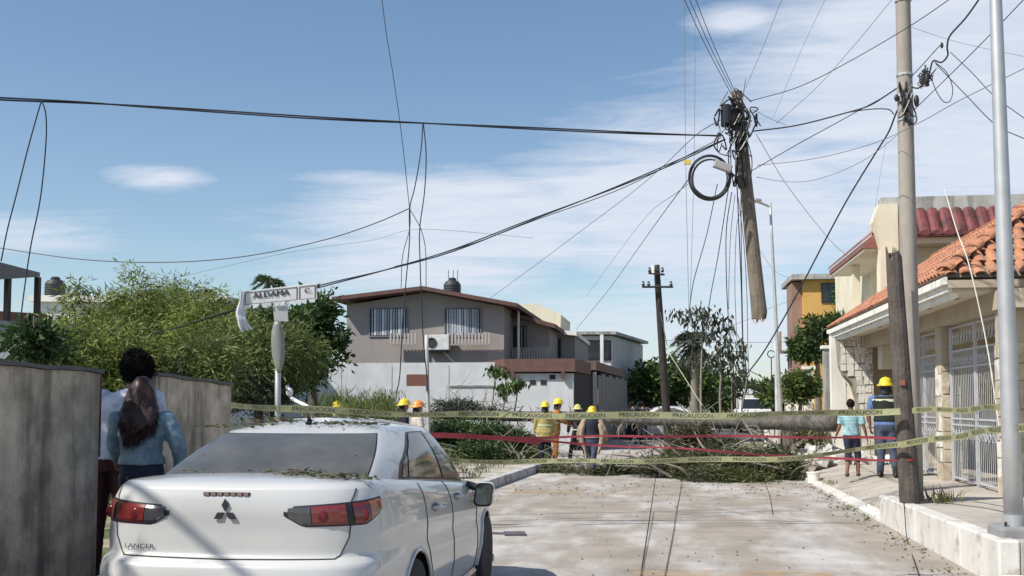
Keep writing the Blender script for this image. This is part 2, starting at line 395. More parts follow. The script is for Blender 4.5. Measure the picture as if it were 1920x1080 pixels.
def slab_poly(p4, zs, name='pavement_slab', mat=walkm, par=None, t=.12):
    b4 = [(x, y, -.055) for x, y in p4]; tp = [(x, y, z) for (x, y), z in zip(p4, zs)]
    MB().hexa(b4+tp).build(name, mat, par or wr_, bevel=.006)
zz = lambda y: kz0+(kz1-kz0)*(y-9.9)/5.3-.006
for a, b_ in ((9.9, 11.6), (11.6, 13.4), (13.4, 15.2)):
    for x0, x1 in ((3.036, 3.95), (3.95, 4.95)):
        slab_poly([(x0, a+.005), (x1-.006, a+.005), (x1-.006, b_-.004), (x0, b_-.004)], [zz(a), zz(a), zz(b_), zz(b_)])
for a, b_ in ((15.2, 17.4), (17.4, 19.6), (19.6, 22.0), (22.0, 24.6)):
    slab_poly([(3.005, a+.005), (3.75, a+.005), (3.75, b_-.004), (3.005, b_-.004)], [.10, .27, .26, .08])
    slab_poly([(3.756, a+.005), (4.95, a+.005), (4.95, b_-.004), (3.756, b_-.004)], [.27, .30, .29, .26])
slab_poly([(3.005, 24.61), (4.95, 24.61), (4.95, 34), (3.005, 34)], [.07, .2, .12, .05], mat=paledirt)
slab_poly([(4.956, 9.9), (12, 9.9), (12, 34), (4.956, 34)], [.31, .31, .2, .2], name='forecourt')
slab_poly([(3.06, 3), (12, 3), (12, 9.89), (3.06, 9.89)], [.11, .2, .2, .11], name='driveway')
# left verge
wl = struct('pavement')
for i in range(9):
    a = -2+i*1.9
    slab_poly([(-4.35, a+.005), (-3.586, a+.005), (-3.586, a+1.89), (-4.35, a+1.89)], [.24, .16, .16, .24], par=wl)
o = MB().hexa([(-5.2, 15.2, -.05), (-3.586, 15.2, -.05), (-3.1, 27, -.05), (-5.0, 27, -.05), (-5.2, 15.2, .16), (-3.586, 15.2, .155), (-3.15, 27, .15), (-5.0, 27, .16)]).build('dirt_path', paledirt); o['kind'] = 'structure'
o = MB().hexa([(-40, -5, -.05), (-4.356, -5, -.05), (-4.95, 27.5, -.05), (-40, 27.5, -.05), (-40, -5, .13), (-4.356, -5, .13), (-5.1, 27.5, .14), (-40, 27.5, .13)]).build('vacant_ground', dirt); o['kind'] = 'structure'

# ------------------------------------------------------------------ left boundary walls
def old_wall(y0, y1, z0, z1, label, cap=True, x=-4.22):
    t = thing('boundary_wall', label, 'wall', (x-.1, (y0+y1)/2, .1))
    n = max(2, int((y1-y0)/.25)); m = MB(); rg = []
    for i in range(n+1):
        y = y0+(y1-y0)*i/n; zt = z0+(z1-z0)*i/n + .006*math.sin(i*2.1)
        xo = .002*math.sin(i*1.3)
        rg.append([(x-.17, y, -.05), (x+xo, y, -.05), (x+xo*.5, y, zt), (x-.17, y, zt)])
    m.rings(rg).build('plaster', oldwall, t)
    if cap:
        m = MB(); rg = []
        for i in range(n+1):
            y = y0-.02+(y1-y0+.04)*i/n; zt = z0+(z1-z0)*i/n+.004+.006*math.sin(i*2.1); h = .028+.004*math.sin(i*3.7)
            rg.append([(x-.2, y, zt), (x+.025, y, zt), (x+.02, y, zt+h), (x-.19, y, zt+h)])
        m.rings(rg).build('coping', capm, t)
    return t
w1 = old_wall(1.0, 7.5, 1.90, 1.83, 'tall stained plaster boundary wall at the left edge, nearest the camera')
MB().box(-4.30, -4.225, 7.502, 7.54, 1.2, 1.86).build('door_jamb', redp, w1)
old_wall(8.4, 9.95, 1.83, 1.775, 'shorter run of stained boundary wall seen behind the two onlookers')

# ------------------------------------------------------------------ right tiled house
H = thing('tiled_house', 'low cream house with orange clay tile roof and stone pillars on the right pavement', 'house', (4.8, 20, .28))
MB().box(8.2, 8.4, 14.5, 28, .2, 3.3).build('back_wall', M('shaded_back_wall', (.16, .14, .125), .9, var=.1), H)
MB().box(4.9, 8.2, 26.9, 27.1, .2, 3.2).build('end_wall', beige, H)
MB().box(4.05, 8.4, 16.0, 26.7, 3.20, 3.26).build('soffit', soff, H)
bm_ = MB().box(4.62, 4.95, 15.5, 26.5, 2.93, 3.197); bm_.build('beam', beige, H)
f = MB()   # eave fascia with stepped moulding, street side then camera side
f.box(3.98, 4.05, 15.93, 26.8, 3.20, 3.36); f.box(3.92, 3.975, 15.87, 26.84, 3.30, 3.40); f.box(4.05, 4.16, 16.05, 26.7, 3.12, 3.197)
f.build('fascia', whitem, H)
f = MB().box(3.98, 12, 15.93-.06, 15.93-.005, 3.25, 3.36); f.build('fascia', beige, H)
for (x, y) in ((4.33, 16.9), (4.33, 18.6), (4.33, 20.6), (4.33, 22.8)):
    MB().lathe([(.055, 0), (.06, .02)], (x, y, 3.178), 12).build('downlight', darkmet, H)
# pillars
def pillar(x0, x1, y0, y1, z1, stonez, par, zb=.24, capp=False):
    m = MB().box(x0, x1, y0, y1, zb, z1); p = m.build('pillar', beige, par)
    # stones on the street face and on the face towards the camera
    for (fx, n) in ((0, 2), (1, 2)):
        z = zb+.01
        while z < stonez-.05:
            h = min(rnd.uniform(.22, .4), stonez-z)
            if fx == 0: L0, L1 = y0, y1
            else: L0, L1 = x0, x1
            c = L0+(L1-L0)*rnd.uniform(.35, .65)
            sk = rnd.uniform(-.06, .06)
            cols_ = [(L0, L0, c-.008, c-.008+sk), (c+.008, c+.008+sk, L1, L1)] if rnd.random() < .75 else [(L0, L0, L1, L1)]
            for (a0, a1, b0, b1) in cols_:
                d = rnd.uniform(.012, .026); sl = rnd.uniform(-.03, .03)
                q = [(a0, z+.006), (b0, z+.006+sl), (b1, z+h-.01+sl), (a1, z+h-.01)]
                if fx == 0: MB().prism([(x0-.001, u, v) for u, v in q], (-d, 0, 0)).build('stone', stonew if rnd.random() < .6 else stonem, p, bevel=.006)
                else: MB().prism([(u, y0-.001, v) for u, v in q], (0, -d, 0)).build('stone', stonem, p, bevel=.006)
            z += h
    return p
pillar(4.68, 4.98, 19.2, 19.62, 2.928, 2.25, H)
pillar(4.68, 4.98, 15.75, 16.15, 2.928, 2.45, H)
pillar(4.68, 4.98, 22.5, 22.9, 2.928, 2.3, H, zb=.2)
p0 = MB().box(5.05, 5.6, 15.1, 15.5, .25, 3.45).build('pillar', cream, H)
MB().box(5.0, 5.66, 15.05, 15.55, 3.452, 3.54).box(4.95, 5.7, 15.0, 15.6, 3.542, 3.62).build('cornice', whitem, p0)
# stone faced spandrel at the far end of the porch
sp_ = [(4.85, .15), (4.52, .15), (4.50, 1.3), (4.46, 1.75), (4.36, 2.08), (4.2, 2.26), (4.1, 2.5), (4.06, 3.1), (4.85, 3.1)]
s0 = MB().prism([(x, 26.2, z) for x, z in sp_], (0, .5, 0)).build('stone_spandrel', mortar, H)
cell = .17; zi = .16
while zi < 3.05:
    xl = 4.54 if zi < 1.3 else (4.52-.06*(zi-1.3)/.5 if zi < 1.8 else (4.44 if zi < 2.1 else (4.24 if zi < 2.3 else 4.09)))
    x = xl
    h = rnd.uniform(.13, .3)
    while x < 4.82:
        wd = rnd.uniform(.09, .2); x2 = min(x+wd, 4.84); j = lambda: rnd.uniform(-.02, .02)
        MB().prism([(x, 26.19, zi+j()), (x2-.015, 26.19, zi+j()), (x2-.015+j(), 26.19, zi+h-.015), (x+j(), 26.19, zi+h-.015)], (0, -.022, 0)).build('stone', stonew, s0)
        x = x2
    zi += h
# gates
def gate(y0, y1, x, z0, z1, label, par):
    t = thing('iron_gate', label, 'gate', (x, (y0+y1)/2, z0), 'white wrought iron gates of the tiled house')
    m = MB()
    for z in (z0+.06, z0+.95, z0+1.05, z0+1.9, z1-.42, z1-.02): m.box(x-.015, x+.015, y0, y1, z-.015, z+.015)
    for y in (y0+.02, (y0+y1)/2, y1-.02): m.box(x-.025, x+.025, y-.025, y+.025, z0, z1)
    m.build('frame', whitemet, t)
    b = MB(); y = y0+.09
    while y < y1-.05:
        b.tube([(x, y, z0+.06), (x, y, z1-.42)], .0052, 4); y += .10
    b.build('bars', whitemet, t, kind='stuff')
    s = MB(); y = y0+.12
    while y < y1-.1:   # scrolls
        for zc, r in ((z0+1.45-.45, .0), (z0+.78, .07), (z0+2.0, .07), (z1-.22, .1)):
            if r == 0: continue
            pts = [(x-.012, y+math.cos(a)*r*(1-a/16), zc+math.sin(a)*r*1.3*(1-a/16)) for a in [k*.7 for k in range(13)]]
            s.tube(pts, .0065, 4)
        y += .17
    s.build('scrolls', whitemet, t, kind='stuff')
    #MB().box(x+.03, x+.036, y0+.05, y1-.05, z0+1.07, z0+1.88).build('mesh_panel', M('gate_mesh', (.3, .3, .3), .7, var=.1), t)
gate(16.2, 19.15, 4.82, .3, 2.9, 'tall white wrought iron gate with scrollwork between the two nearest stone pillars', H)
gate(19.68, 22.45, 4.82, .3, 2.9, 'farther white wrought iron gate, just right of the man in the yellow helmet', H)
# roof: decks and barrel tiles
e0 = Vector((3.93, 15.88, 3.40)); slope_run = 2.1; rise = 1.48
MB().poly([(3.93, 15.88, 3.40), (6.03, 17.98, 4.88), (6.03, 24.8, 4.88), (3.93, 26.9, 3.40)]).poly([(3.93, 15.88, 3.40), (12, 15.88, 3.40), (12, 17.98, 4.88), (6.03, 17.98, 4.88)]).poly([(6.03, 17.98, 4.88), (12, 17.98, 4.88), (12, 26, 4.88), (6.03, 24.8, 4.88)]).poly([(3.93, 26.9, 3.4), (6.03, 24.8, 4.88), (12, 26, 4.88), (12, 26.9, 3.4)]).build('roof_deck', mortar, H)
def half_tile(L=.38, r0=.09, r1=.068):
    m = MB(); n = 6; rg = []
    for (yy, r) in ((0, r0), (L, r1)):
        outer = [(r*math.cos(math.pi*i/n), yy, r*.62*math.sin(math.pi*i/n)) for i in range(n+1)]
        inner = [((r-.014)*math.cos(math.pi*i/n), yy, (r*.62-.014)*math.sin(math.pi*i/n)) for i in range(n, -1, -1)]
        rg.append(outer+inner)
    m.rings(rg); me = m.mesh(); me.materials.append(tilem); return me
tme = half_tile(); hyp = math.hypot(slope_run, rise); ncount = 0; extra = MB()
def put_tile(p, ux, uy, par, joined=False):   # ux: across, uy: up the slope
    global ncount
    uz = ux.cross(uy).normalized(); j = rnd.uniform(-.03, .03)
    m = Matrix((ux, uy, uz)).transposed().to_4x4() @ Matrix.Rotation(j, 4, 'Z') @ Matrix.Rotation(rnd.uniform(-.02, .02), 4, 'X')
    if joined:
        b = len(extra.v); extra.v += [tuple(p + (m.to_3x3() @ v.co)) for v in tme.vertices]; extra.f += [tuple(b+i for i in q.vertices) for q in tme.polygons]; return
    o = bpy.data.objects.new('tile', tme); COL.objects.link(o); o.parent = par; o.matrix_basis = Matrix.Translation(p-origin_of(par)) @ m; ncount += 1
tiles = []
pitch = .20; rowL = .34; rows = int(hyp/rowL)+1
upS = Vector((slope_run, 0, rise)).normalized(); acS = Vector((0, -1, 0))
upC = Vector((0, slope_run, rise)).normalized(); acC = Vector((1, 0, 0))
for r in range(rows):
    t = r*rowL; dx = t*slope_run/hyp; dz = t*rise/hyp
    y = 15.98+dx
    while y < 26.85-dx:
        tiles.append((Vector((3.90+dx, y, 3.425+dz)), acS, upS)); y += pitch
    x = 4.03+dx
    while x < 7.5:
        tiles.append((Vector((x, 15.85+dx, 3.425+dz)), acC, upC)); x += pitch
tiles.sort(key=lambda q: (q[0]-Vector((0, 0, 1.6))).length)
for i, (p, a, u) in enumerate(tiles): put_tile(p + a.cross(u)*.01, a, u, H, joined=i >= 290)
extra.build('tiles', tilem, H, kind='stuff')
hipd = Vector((slope_run, slope_run, rise)); n = 8
for i in range(n):
    p = Vector((3.93, 15.88, 3.50))+hipd*(i/n); u = hipd.normalized(); a = Vector((1, -1, 0)).normalized()
    m = Matrix((a, u, a.cross(u))).transposed().to_4x4(); o = bpy.data.objects.new('ridge_tile', tme); COL.objects.link(o); o.parent = H
    o.matrix_basis = Matrix.Translation(p-origin_of(H)) @ m @ Matrix.Diagonal((1.35, 1.05, 1.35, 1))
for i in range(20):
    o = bpy.data.objects.new('ridge_tile', tme); COL.objects.link(o); o.parent = H
    o.matrix_basis = Matrix.Translation(Vector((6.03, 17.98+i*.36, 4.93))-origin_of(H)) @ Matrix.Diagonal((1.3, 1.05, 1.3, 1))

# ------------------------------------------------------------------ cream two storey house behind it
U = thing('two_storey_house', 'two storey cream house with maroon tile canopy and weathered parapet behind the clay roof', 'house', (8, 28, .2))
MB().box(5.5, 14, 25.9, 36, .2, 6.0).build('wall', cream, U)
MB().prism([(4.88, 25.35, 2.4), (5.3, 25.35, 2.4), (5.3, 25.35, 6.2), (4.88, 25.35, 6.2), (4.75, 25.35, 5.8), (4.9, 25.35, 5.15)], (0, .5, 0)).build('corner_pier', cream, U)
MB().box(5.302, 14, 25.4, 25.897, 5.98, 6.36).box(4.95, 5.300, 25.4, 25.8, 6.21, 6.36).build('parapet', greyconc, U)
MB().box(5.5, 14, 25.2, 25.88, 5.25, 5.38).build('ledge', soff, U)
x = 5.4
while x < 11:
    m = MB(); n_ = 5; rg = []
    for (yy, zz_) in ((24.95, 5.42), (25.38, 6.0)):
        rg.append([(x+.13*math.cos(math.pi*i/n_)+.13, yy, zz_+.1*math.sin(math.pi*i/n_)) for i in range(n_+1)] + [(x+.26, yy+.02, zz_-.05), (x, yy+.02, zz_-.05)])
    m.rings(rg).build('tile', maroon, U); x += .265
MB().prism([(4.55, 24.6+1, 5.22), (4.55, 25.6, 5.34), (5.5, 25.6, 6.12), (5.5, 25.6, 5.22)], (0, 5.2, 0)).build('side_canopy', browntile, U)
MB().box(4.58, 5.5, 25.65, 30.75, 5.16, 5.215).build('soffit', soff, U)
for i in range(20): MB().hexa([(4.52, 25.62+i*.26, 5.36), (5.5, 25.62+i*.26, 6.16), (5.5, 25.84+i*.26, 6.16), (4.52, 25.84+i*.26, 5.36), (4.52, 25.66+i*.26, 5.42), (5.5, 25.66+i*.26, 6.22), (5.5, 25.80+i*.26, 6.22), (4.52, 25.80+i*.26, 5.42)]).build('tile', browntile, U)
MB().box(4.75, 4.93, 28.2, 28.4, 3.0, 5.15).build('column', cream, U)
MB().box(4.7, 5.5, 25.9, 31, 3.3, 3.7).build('balcony_slab', whitem, U)
# ochre building
def pyz(px_, py_, Y): return PY(px_, py_, Y)
yb = thing('ochre_building', 'ochre yellow three storey building with dark window beyond the right trees', 'building', (8, 50, 0))
a = PY(1505, 525, 46.3); b_ = PY(1640, 525, 46.3)
MB().box(a.x, b_.x+1, 46.3, 49.8, -.05, a.z).build('wall', yellowm, yb)
MB().box(a.x-.5, b_.x+1.2, 46.0, 50.1, a.z+.002, a.z+.22).build('roof_slab', greyconc, yb)
MB().box(a.x-.42, a.x-.003, 46.6, 48.6, -.05, a.z-.05).build('side_wall', redbrick, yb)
for k in range(2):
    for zz_ in (2.6, 4.7):
        MB().box(a.x-.9, a.x-.425, 46.7+k*1.0, 47.4+k*1.0, zz_-.9, zz_-.82).box(a.x-.9, a.x-.87, 46.7+k*1.0, 47.4+k*1.0, zz_-.82, zz_).build('balcony', whitem if k % 2 else redbrick, yb)
def window_py(x0, x1, y0, y1, Y, par, glass=glassd, frame=darkmet, bars=0, name='window'):
    p = PY(x0, y1, Y); q = PY(x1, y0, Y)
    fm = MB(); t = .05
    fm.box(p.x, q.x, Y-.05, Y-.003, p.z, p.z+t); fm.box(p.x, q.x, Y-.05, Y-.003, q.z-t, q.z); fm.box(p.x, p.x+t, Y-.05, Y-.003, p.z+t, q.z-t); fm.box(q.x-t, q.x, Y-.05, Y-.003, p.z+t, q.z-t)
    fo = fm.build(name, frame, par)
    MB().box(p.x+t, q.x-t, Y-.02, Y-.004, p.z+t, q.z-t).build('pane', glass, fo)
    if bars:
        for i in range(1, bars):
            x = p.x+(q.x-p.x)*i/bars; MB().box(x-.012, x+.012, Y-.075, Y-.055, p.z, q.z).build('bar', frame, fo)
    return fo
window_py(1540, 1568, 530, 568, 46.3, yb, bars=2)
MB().box(*[PY(1525, 600, 46.3).x, PY(1600, 600, 46.3).x, 46.2, 46.295], PY(1525, 625, 46.3).z, PY(1525, 610, 46.3).z).build('band', cream, yb)
# neighbours' columns and low wall left of the tiled house
fn = thing('column_fence', 'pale fence of tall square columns and low wall beyond the tiled house', 'fence', (4.5, 30, .1))
for (x, Y, wd, h) in ((4.15, 28.0, .34, 3.4), (4.25, 30.0, .3, 3.1), (3.95, 31.8, .26, 2.6), (3.9, 34, .26, 2.4), (3.9, 36.5, .26, 2.4)):
    c_ = MB().box(x, x+wd, Y, Y+wd, .0, h).build('column', whitem if wd != .3 else greyconc, fn); MB().box(x-.05, x+wd+.05, Y-.05, Y+wd+.05, h+.002, h+.09).build('column_cap', whitem, c_)
MB().box(4.2, 4.4, 30.3, 40, 0, 1.3).build('low_wall', beige, fn)
# ------------------------------------------------------------------ gabled house on the left of the street
GH = thing('gabled_house', 'taupe two storey house with low brown gable roof and barred upstairs windows', 'house', (-8, 43, 0))
Yg = 41.0
q = lambda x, y, Y=Yg: PY(x, y, Y)
L_, R_ = q(650, 600).x, q(945, 600).x; rz = q(800, 548).z; ezl = q(650, 572).z; ezr = q(945, 575).z; rx_ = q(800, 548).x
MB().prism([(L_, Yg, -.05), (R_, Yg, -.05), (R_, Yg, ezr), (rx_, Yg, rz), (L_, Yg, ezl)], (0, 9, 0)).build('wall', taupe, GH)
el = q(637, 566); er = q(970, 578)
ro = MB(); tk = .15
def roofside(xa, za, xb, zb):
    ro.hexa([(xa, Yg-.75, za), (xb, Yg-.75, zb), (xb, Yg+9.3, zb), (xa, Yg+9.3, za), (xa, Yg-.75, za+tk), (xb, Yg-.75, zb+tk), (xb, Yg+9.3, zb+tk), (xa, Yg+9.3, za+tk)])
roofside(el.x-.1, el.z-.02, rx_, rz+.02); roofside(rx_+.001, rz+.02, er.x+.1, er.z-.02)
ro.build('roof', brownpaint, GH)
for (x0, x1) in ((692, 765), (833, 903)):
    f_ = window_py(x0, x1, 576, 632, Yg, GH, glass=darkin, frame=M('window_frame_grey', (.16, .17, .2), .6))
    p, q2 = q(x0, 632), q(x1, 576); n = 13
    for i in range(n):
        xx = p.x+.08+(q2.x-p.x-.16)*(i+.5)/n; MB().obox((xx, Yg-.035, (p.z+q2.z)/2), .045 if i % 3 else .025, .006, (q2.z-p.z)/2-.07, rz=rnd.uniform(-.4, .4)).build('blind_slat', curtain if rnd.random() < .7 else whitewall, f_)
    bx0, bx1 = (737, 783) if x0 < 700 else (845, 920); a, b_ = q(bx0, 646), q(bx1, 646); n = int((bx1-bx0)/6)
    rl = MB().box(a.x, b_.x, Yg-.42, Yg-.34, a.z-.06, a.z).build('planter_rail', taupe, GH)
    for i in range(n+1): MB().box(a.x+(b_.x-a.x)*i/n-.035, a.x+(b_.x-a.x)*i/n+.035, Yg-.41, Yg-.35, a.z, a.z+.42).build('baluster', M('baluster_paint', (.42, .38, .35), .8, var=.08), rl)
# air conditioner and its pipe
a = q(801, 630); b_ = q(846, 657)
ac = thing('air_conditioner', 'white air conditioner outdoor unit mounted between the two upstairs windows', 'air conditioner', ((a.x+b_.x)/2, Yg-.3, b_.z))
MB().box(a.x, b_.x, Yg-.45, Yg-.1, b_.z, a.z+.02).build('casing', M('white_casing', (.62, .62, .6), .5), ac, bevel=.02)
MB().lathe([(.2, 0), (.2, .03), (.16, .035), (.16, .01)], (a.x+.28, Yg-.455, (a.z+b_.z)/2), 20, 'Y').build('fan_grille', darkmet, ac)
MB().tube(catmull([(b_.x-.3, Yg-.15, b_.z), (b_.x, Yg-.12, b_.z-.35), (b_.x+.45, Yg-.1, b_.z-.75), (b_.x+.8, Yg-.1, b_.z-.8)], 5), .05, 6).build('pipe', greymet, ac)
MB().box(a.x+.1, b_.x-.1, Yg-.4, Yg-.003, b_.z-.07, b_.z-.003).build('bracket', darkmet, ac)
def tank(x, y, z, r, h, label, aer=True):
    t = thing('water_tank', label, 'water tank', (x, y, z)); prof = [(r*.98, 0)]
    for i in range(6): prof += [(r, h*.1*i+.02), (r, h*.1*i+h*.07), (r*.965, h*.1*i+h*.085)]
    prof += [(r, h*.66), (r*.97, h*.72), (r*.72, h*.86), (r*.42, h*.9), (r*.4, h*.98), (r*.25, h)]
    MB().lathe(prof, (x, y, z), 24).build('tank_body', blacktank, t, smooth=False)
    MB().lathe([(r*.46, h*.91), (r*.46, h*.97), (r*.3, h*1.02)], (x, y, z), 20).build('lid', blacktank, t)
    if aer:
        for dx in (-.18, 0.02, .2): MB().tube([(x+dx, y+.1, z+h*.85), (x+dx*1.1, y+.1, z+h*1.38)], .014, 4).build('vent_pipe', darkmet, t)
c = PY(848, 549, 45); tank(c.x, 45, c.z-.35, .38, .98, 'black plastic water tank standing on the ridge of the brown gable roof')
MB().box(c.x-.6, c.x+.6, 44.4, 45.6, c.z-.9, c.z-.35).build('tank_base', taupe, GH)
# extensions right of the gable
E = thing('house_extension', 'lower taupe wing with dark glass window and downpipe right of the gable house', 'house', (-5, 46, 0))
a = PY(945, 585, 43.5); b_ = PY(1030, 612, 43.5)
MB().prism([(a.x, 43.5, -.05), (b_.x, 43.5, -.05), (b_.x, 43.5, b_.z), (a.x, 43.5, a.z-.1)], (0, 6, 0)).build('wall', taupe, E)
MB().hexa([(a.x-.3, 42.9, a.z-.05), (b_.x+.3, 42.9, b_.z-.12), (b_.x+.3, 50, b_.z-.12), (a.x-.3, 50, a.z-.05), (a.x-.3, 42.9, a.z+.12), (b_.x+.3, 42.9, b_.z+.06), (b_.x+.3, 50, b_.z+.06), (a.x-.3, 50, a.z+.12)]).build('roof', brownpaint, E)
window_py(948, 988, 611, 655, 43.5, E, bars=3)
p = PY(955, 658, 43.5); p2 = PY(1030, 658, 43.5)
for i in range(16): MB().box(p.x+(p2.x-p.x)*i/15-.03, p.x+(p2.x-p.x)*i/15+.03, 43.0, 43.06, p.z-.35, p.z+.12).build('baluster', MATS['baluster_paint'], E)
c = PY(972, 580, 42.7); c2 = PY(972, 672, 42.7); MB().tube([c, c2, c2+Vector((-.12, 0, -.1))], .05, 8).build('downpipe', M('white_pipe', (.75, .76, .78), .4), E)
W2 = thing('rooftop_room', 'pale cream rooftop block with sloping edge behind the taupe houses', 'building', (-4.5, 52, 0))
pts = [PY(965, 572, 51), PY(1005, 568, 51), PY(1052, 590, 51), PY(1050, 625, 51), PY(965, 625, 51)]
pts = pts[:3] + [PY(1050, 625, 51), PY(1050, 757, 51), PY(965, 757, 51)]
MB().prism([(p.x, p.y, p.z) for p in pts][::-1], (0, 5, 0)).build('wall', cream, W2)
MID = thing('flat_roof_house', 'small taupe flat roofed house with a dark door between the gable house and white house', 'house', (-4, 48, 0))
a = PY(1030, 622, 47); b_ = PY(1078, 630, 47)
MB().prism([(a.x-1, 47, -.05), (b_.x, 47, -.05), (b_.x, 47, b_.z), (a.x-1, 47, a.z)], (0, 8, 0)).build('wall', taupe, MID)
MB().hexa([(a.x-1, 46.7, a.z), (b_.x+.1, 46.7, b_.z), (b_.x+.1, 55, b_.z), (a.x-1, 55, a.z), (a.x-1, 46.7, a.z+.2), (b_.x+.1, 46.7, b_.z+.18), (b_.x+.1, 55, b_.z+.18), (a.x-1, 55, a.z+.2)]).build('roof_slab', whitem, MID)
window_py(1026, 1052, 635, 675, 47, MID, name='door')
# white boundary wall and porch with brown slab
WB = thing('white_boundary_wall', 'long white rendered boundary wall in front of the taupe gable house', 'wall', (-8, 36.5, 0))
Yw = 36.5; a = PY(440, 682, Yw); b_ = PY(1075, 700, Yw); s = PY(928, 682, Yw)
MB().box(a.x, s.x, Yw, Yw+.2, -.05, a.z).build('wall', whitewall, WB)
MB().box(s.x+.002, b_.x, Yw-.006, Yw+.2, -.05, b_.z).build('lower_wall', whitewall, WB)
for px_ in (640, 735, 842): c = PY(px_, 700, Yw); MB().box(c.x-.012, c.x+.012, Yw-.008, Yw-.003, .1, a.z-.1).build('joint', M('joint_grey', (.3, .3, .3)), WB)  # wall joints drawn as thin grey strips
c = PY(842, 723, Yw); c2 = PY(928, 723, Yw); MB().box(c.x, c2.x, Yw-.05, Yw-.004, c.z-.03, c.z+.02).build('ledge', greyconc, WB)
for (px_, py_) in ((999, 717), (1019, 717), (1036, 707)):
    c = PY(px_, py_, Yw); MB().box(c.x-.1, c.x+.1, Yw-.03, Yw-.008, c.z-.075, c.z+.075).build('vent_hole', darkin, WB)
CP = thing('carport', 'brown slab roofed carport with dark opening at the street end of the white wall', 'carport', (-3.5, 38.5, 0))
a = PY(945, 674, Yw-.25); b_ = PY(1128, 700, 37)
f = [PY(945, 674, 36.3), PY(1078, 674, 36.3), P(1108, 676, 40.5), P(1108, 676, 40.5)+Vector((-5, 1, 0))]
f = [Vector((v.x, v.y, 0)) for v in f]
zt = PY(945, 673, 36.3).z; zb = PY(945, 697, 36.3).z
MB().prism([(v.x, v.y, zb) for v in f], (0, 0, zt-zb)).build('roof_slab', M('red_brown_slab', (.135, .07, .06), .8, var=.12), CP)
for px_ in (961, 1056): c = PY(px_, 705, 36.35); MB().box(c.x-.06, c.x+.06, 36.3, 36.42, c.z-.1, zb-.003).build('rafter_end', brownpaint, CP)
c = PY(1075, 757, Yw); d = P(1120, 757, 42)
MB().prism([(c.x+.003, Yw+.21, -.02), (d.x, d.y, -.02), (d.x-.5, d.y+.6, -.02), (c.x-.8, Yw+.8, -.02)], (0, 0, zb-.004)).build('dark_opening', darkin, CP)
c1 = P(1116, 757, 41); MB().box(c1.x-.07, c1.x+.07, c1.y-.3, c1.y-.16, 0, zb+.1).build('post', M('white_post', (.5, .48, .48), .8), CP)
GW = thing('grey_gate_wall', 'brownish grey panelled metal gate and wall between carport and white house', 'gate', (-3.3, 47, 0))
p1 = P(1122, 757, 43); p2_ = P(1176, 757, 54)
for i in range(9):
    a = p1.lerp(p2_, i/9); b_ = p1.lerp(p2_, (i+.94)/9); n_ = Vector((-(b_-a).y, (b_-a).x, 0)).normalized()*.12
    MB().prism([(a.x, a.y, 0), (b_.x, b_.y, 0), ((b_+n_).x, (b_+n_).y, 0), ((a+n_).x, (a+n_).y, 0)], (0, 0, 2.75+.1*(i % 2))).build('panel', M('taupe_panel', (.17, .15, .145), .7, var=.15), GW)
p1 = P(1118, 757, 42.6); p2_ = P(1172, 757, 55); n_ = Vector((-1.2, .4, 0))
MB().prism([(p1.x, p1.y, 2.95), (p2_.x, p2_.y, 2.95), (p2_.x-1.4, p2_.y, 2.95), (p1.x-1.4, p1.y, 2.95)], (0, 0, .35)).build('canopy', M('rust_brown', (.16, .10, .08), .85, var=.2), GW)
WH = thing('white_house', 'white flat roofed two storey house with wide dark window and grey street side', 'house', (-4.5, 60, 0))
A_, B_, C_ = P(1078, 757, 58), P(1150, 757, 58), P(1206, 757, 66.8)
zt = P(1100, 628, 58).z
MB().prism([(A_.x, A_.y, -.05), (B_.x, B_.y, -.05), (B_.x-.8, B_.y+7, -.05), (A_.x-.8, A_.y+7, -.05)], (0, 0, zt)).build('wall', housewhite, WH)
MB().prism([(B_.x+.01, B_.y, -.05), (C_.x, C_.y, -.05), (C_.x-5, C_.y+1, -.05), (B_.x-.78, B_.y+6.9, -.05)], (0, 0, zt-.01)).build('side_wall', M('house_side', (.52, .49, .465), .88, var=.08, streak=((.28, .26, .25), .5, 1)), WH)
MB().prism([(A_.x-.3, A_.y-.5, zt), (B_.x+.2, B_.y-.5, zt), (C_.x+.35, C_.y, zt), (C_.x-5, C_.y+1.5, zt), (A_.x-.8, A_.y+7.5, zt)], (0, 0, .16)).build('roof_slab', greyconc, WH)
o_ = A_; d_ = (B_-A_)
u0, u1 = o_+d_*.3, o_+d_*.95; zt_, zb_ = P(1100, 638, 58).z, P(1100, 676, 58).z
fr = MB().hexa([(u0.x, u0.y-.06, zb_), (u1.x, u1.y-.06, zb_), (u1.x, u1.y-.005, zb_), (u0.x, u0.y-.005, zb_), (u0.x, u0.y-.06, zt_), (u1.x, u1.y-.06, zt_), (u1.x, u1.y-.005, zt_), (u0.x, u0.y-.005, zt_)]).build('window', darkmet, WH)
v0, v1 = o_+d_*.33, o_+d_*.92
MB().hexa([(v0.x, v0.y-.07, zb_+.07), (v1.x, v1.y-.07, zb_+.07), (v1.x, v1.y-.062, zb_+.07), (v0.x, v0.y-.062, zb_+.07), (v0.x, v0.y-.07, zt_-.07), (v1.x, v1.y-.07, zt_-.07), (v1.x, v1.y-.062, zt_-.07), (v0.x, v0.y-.062, zt_-.07)]).build('pane', glassd, fr)
c = o_+d_*.72; MB().box(c.x-.09, c.x+.09, c.y-.5, c.y-.34, 0, zt).build('column', housewhite, WH)
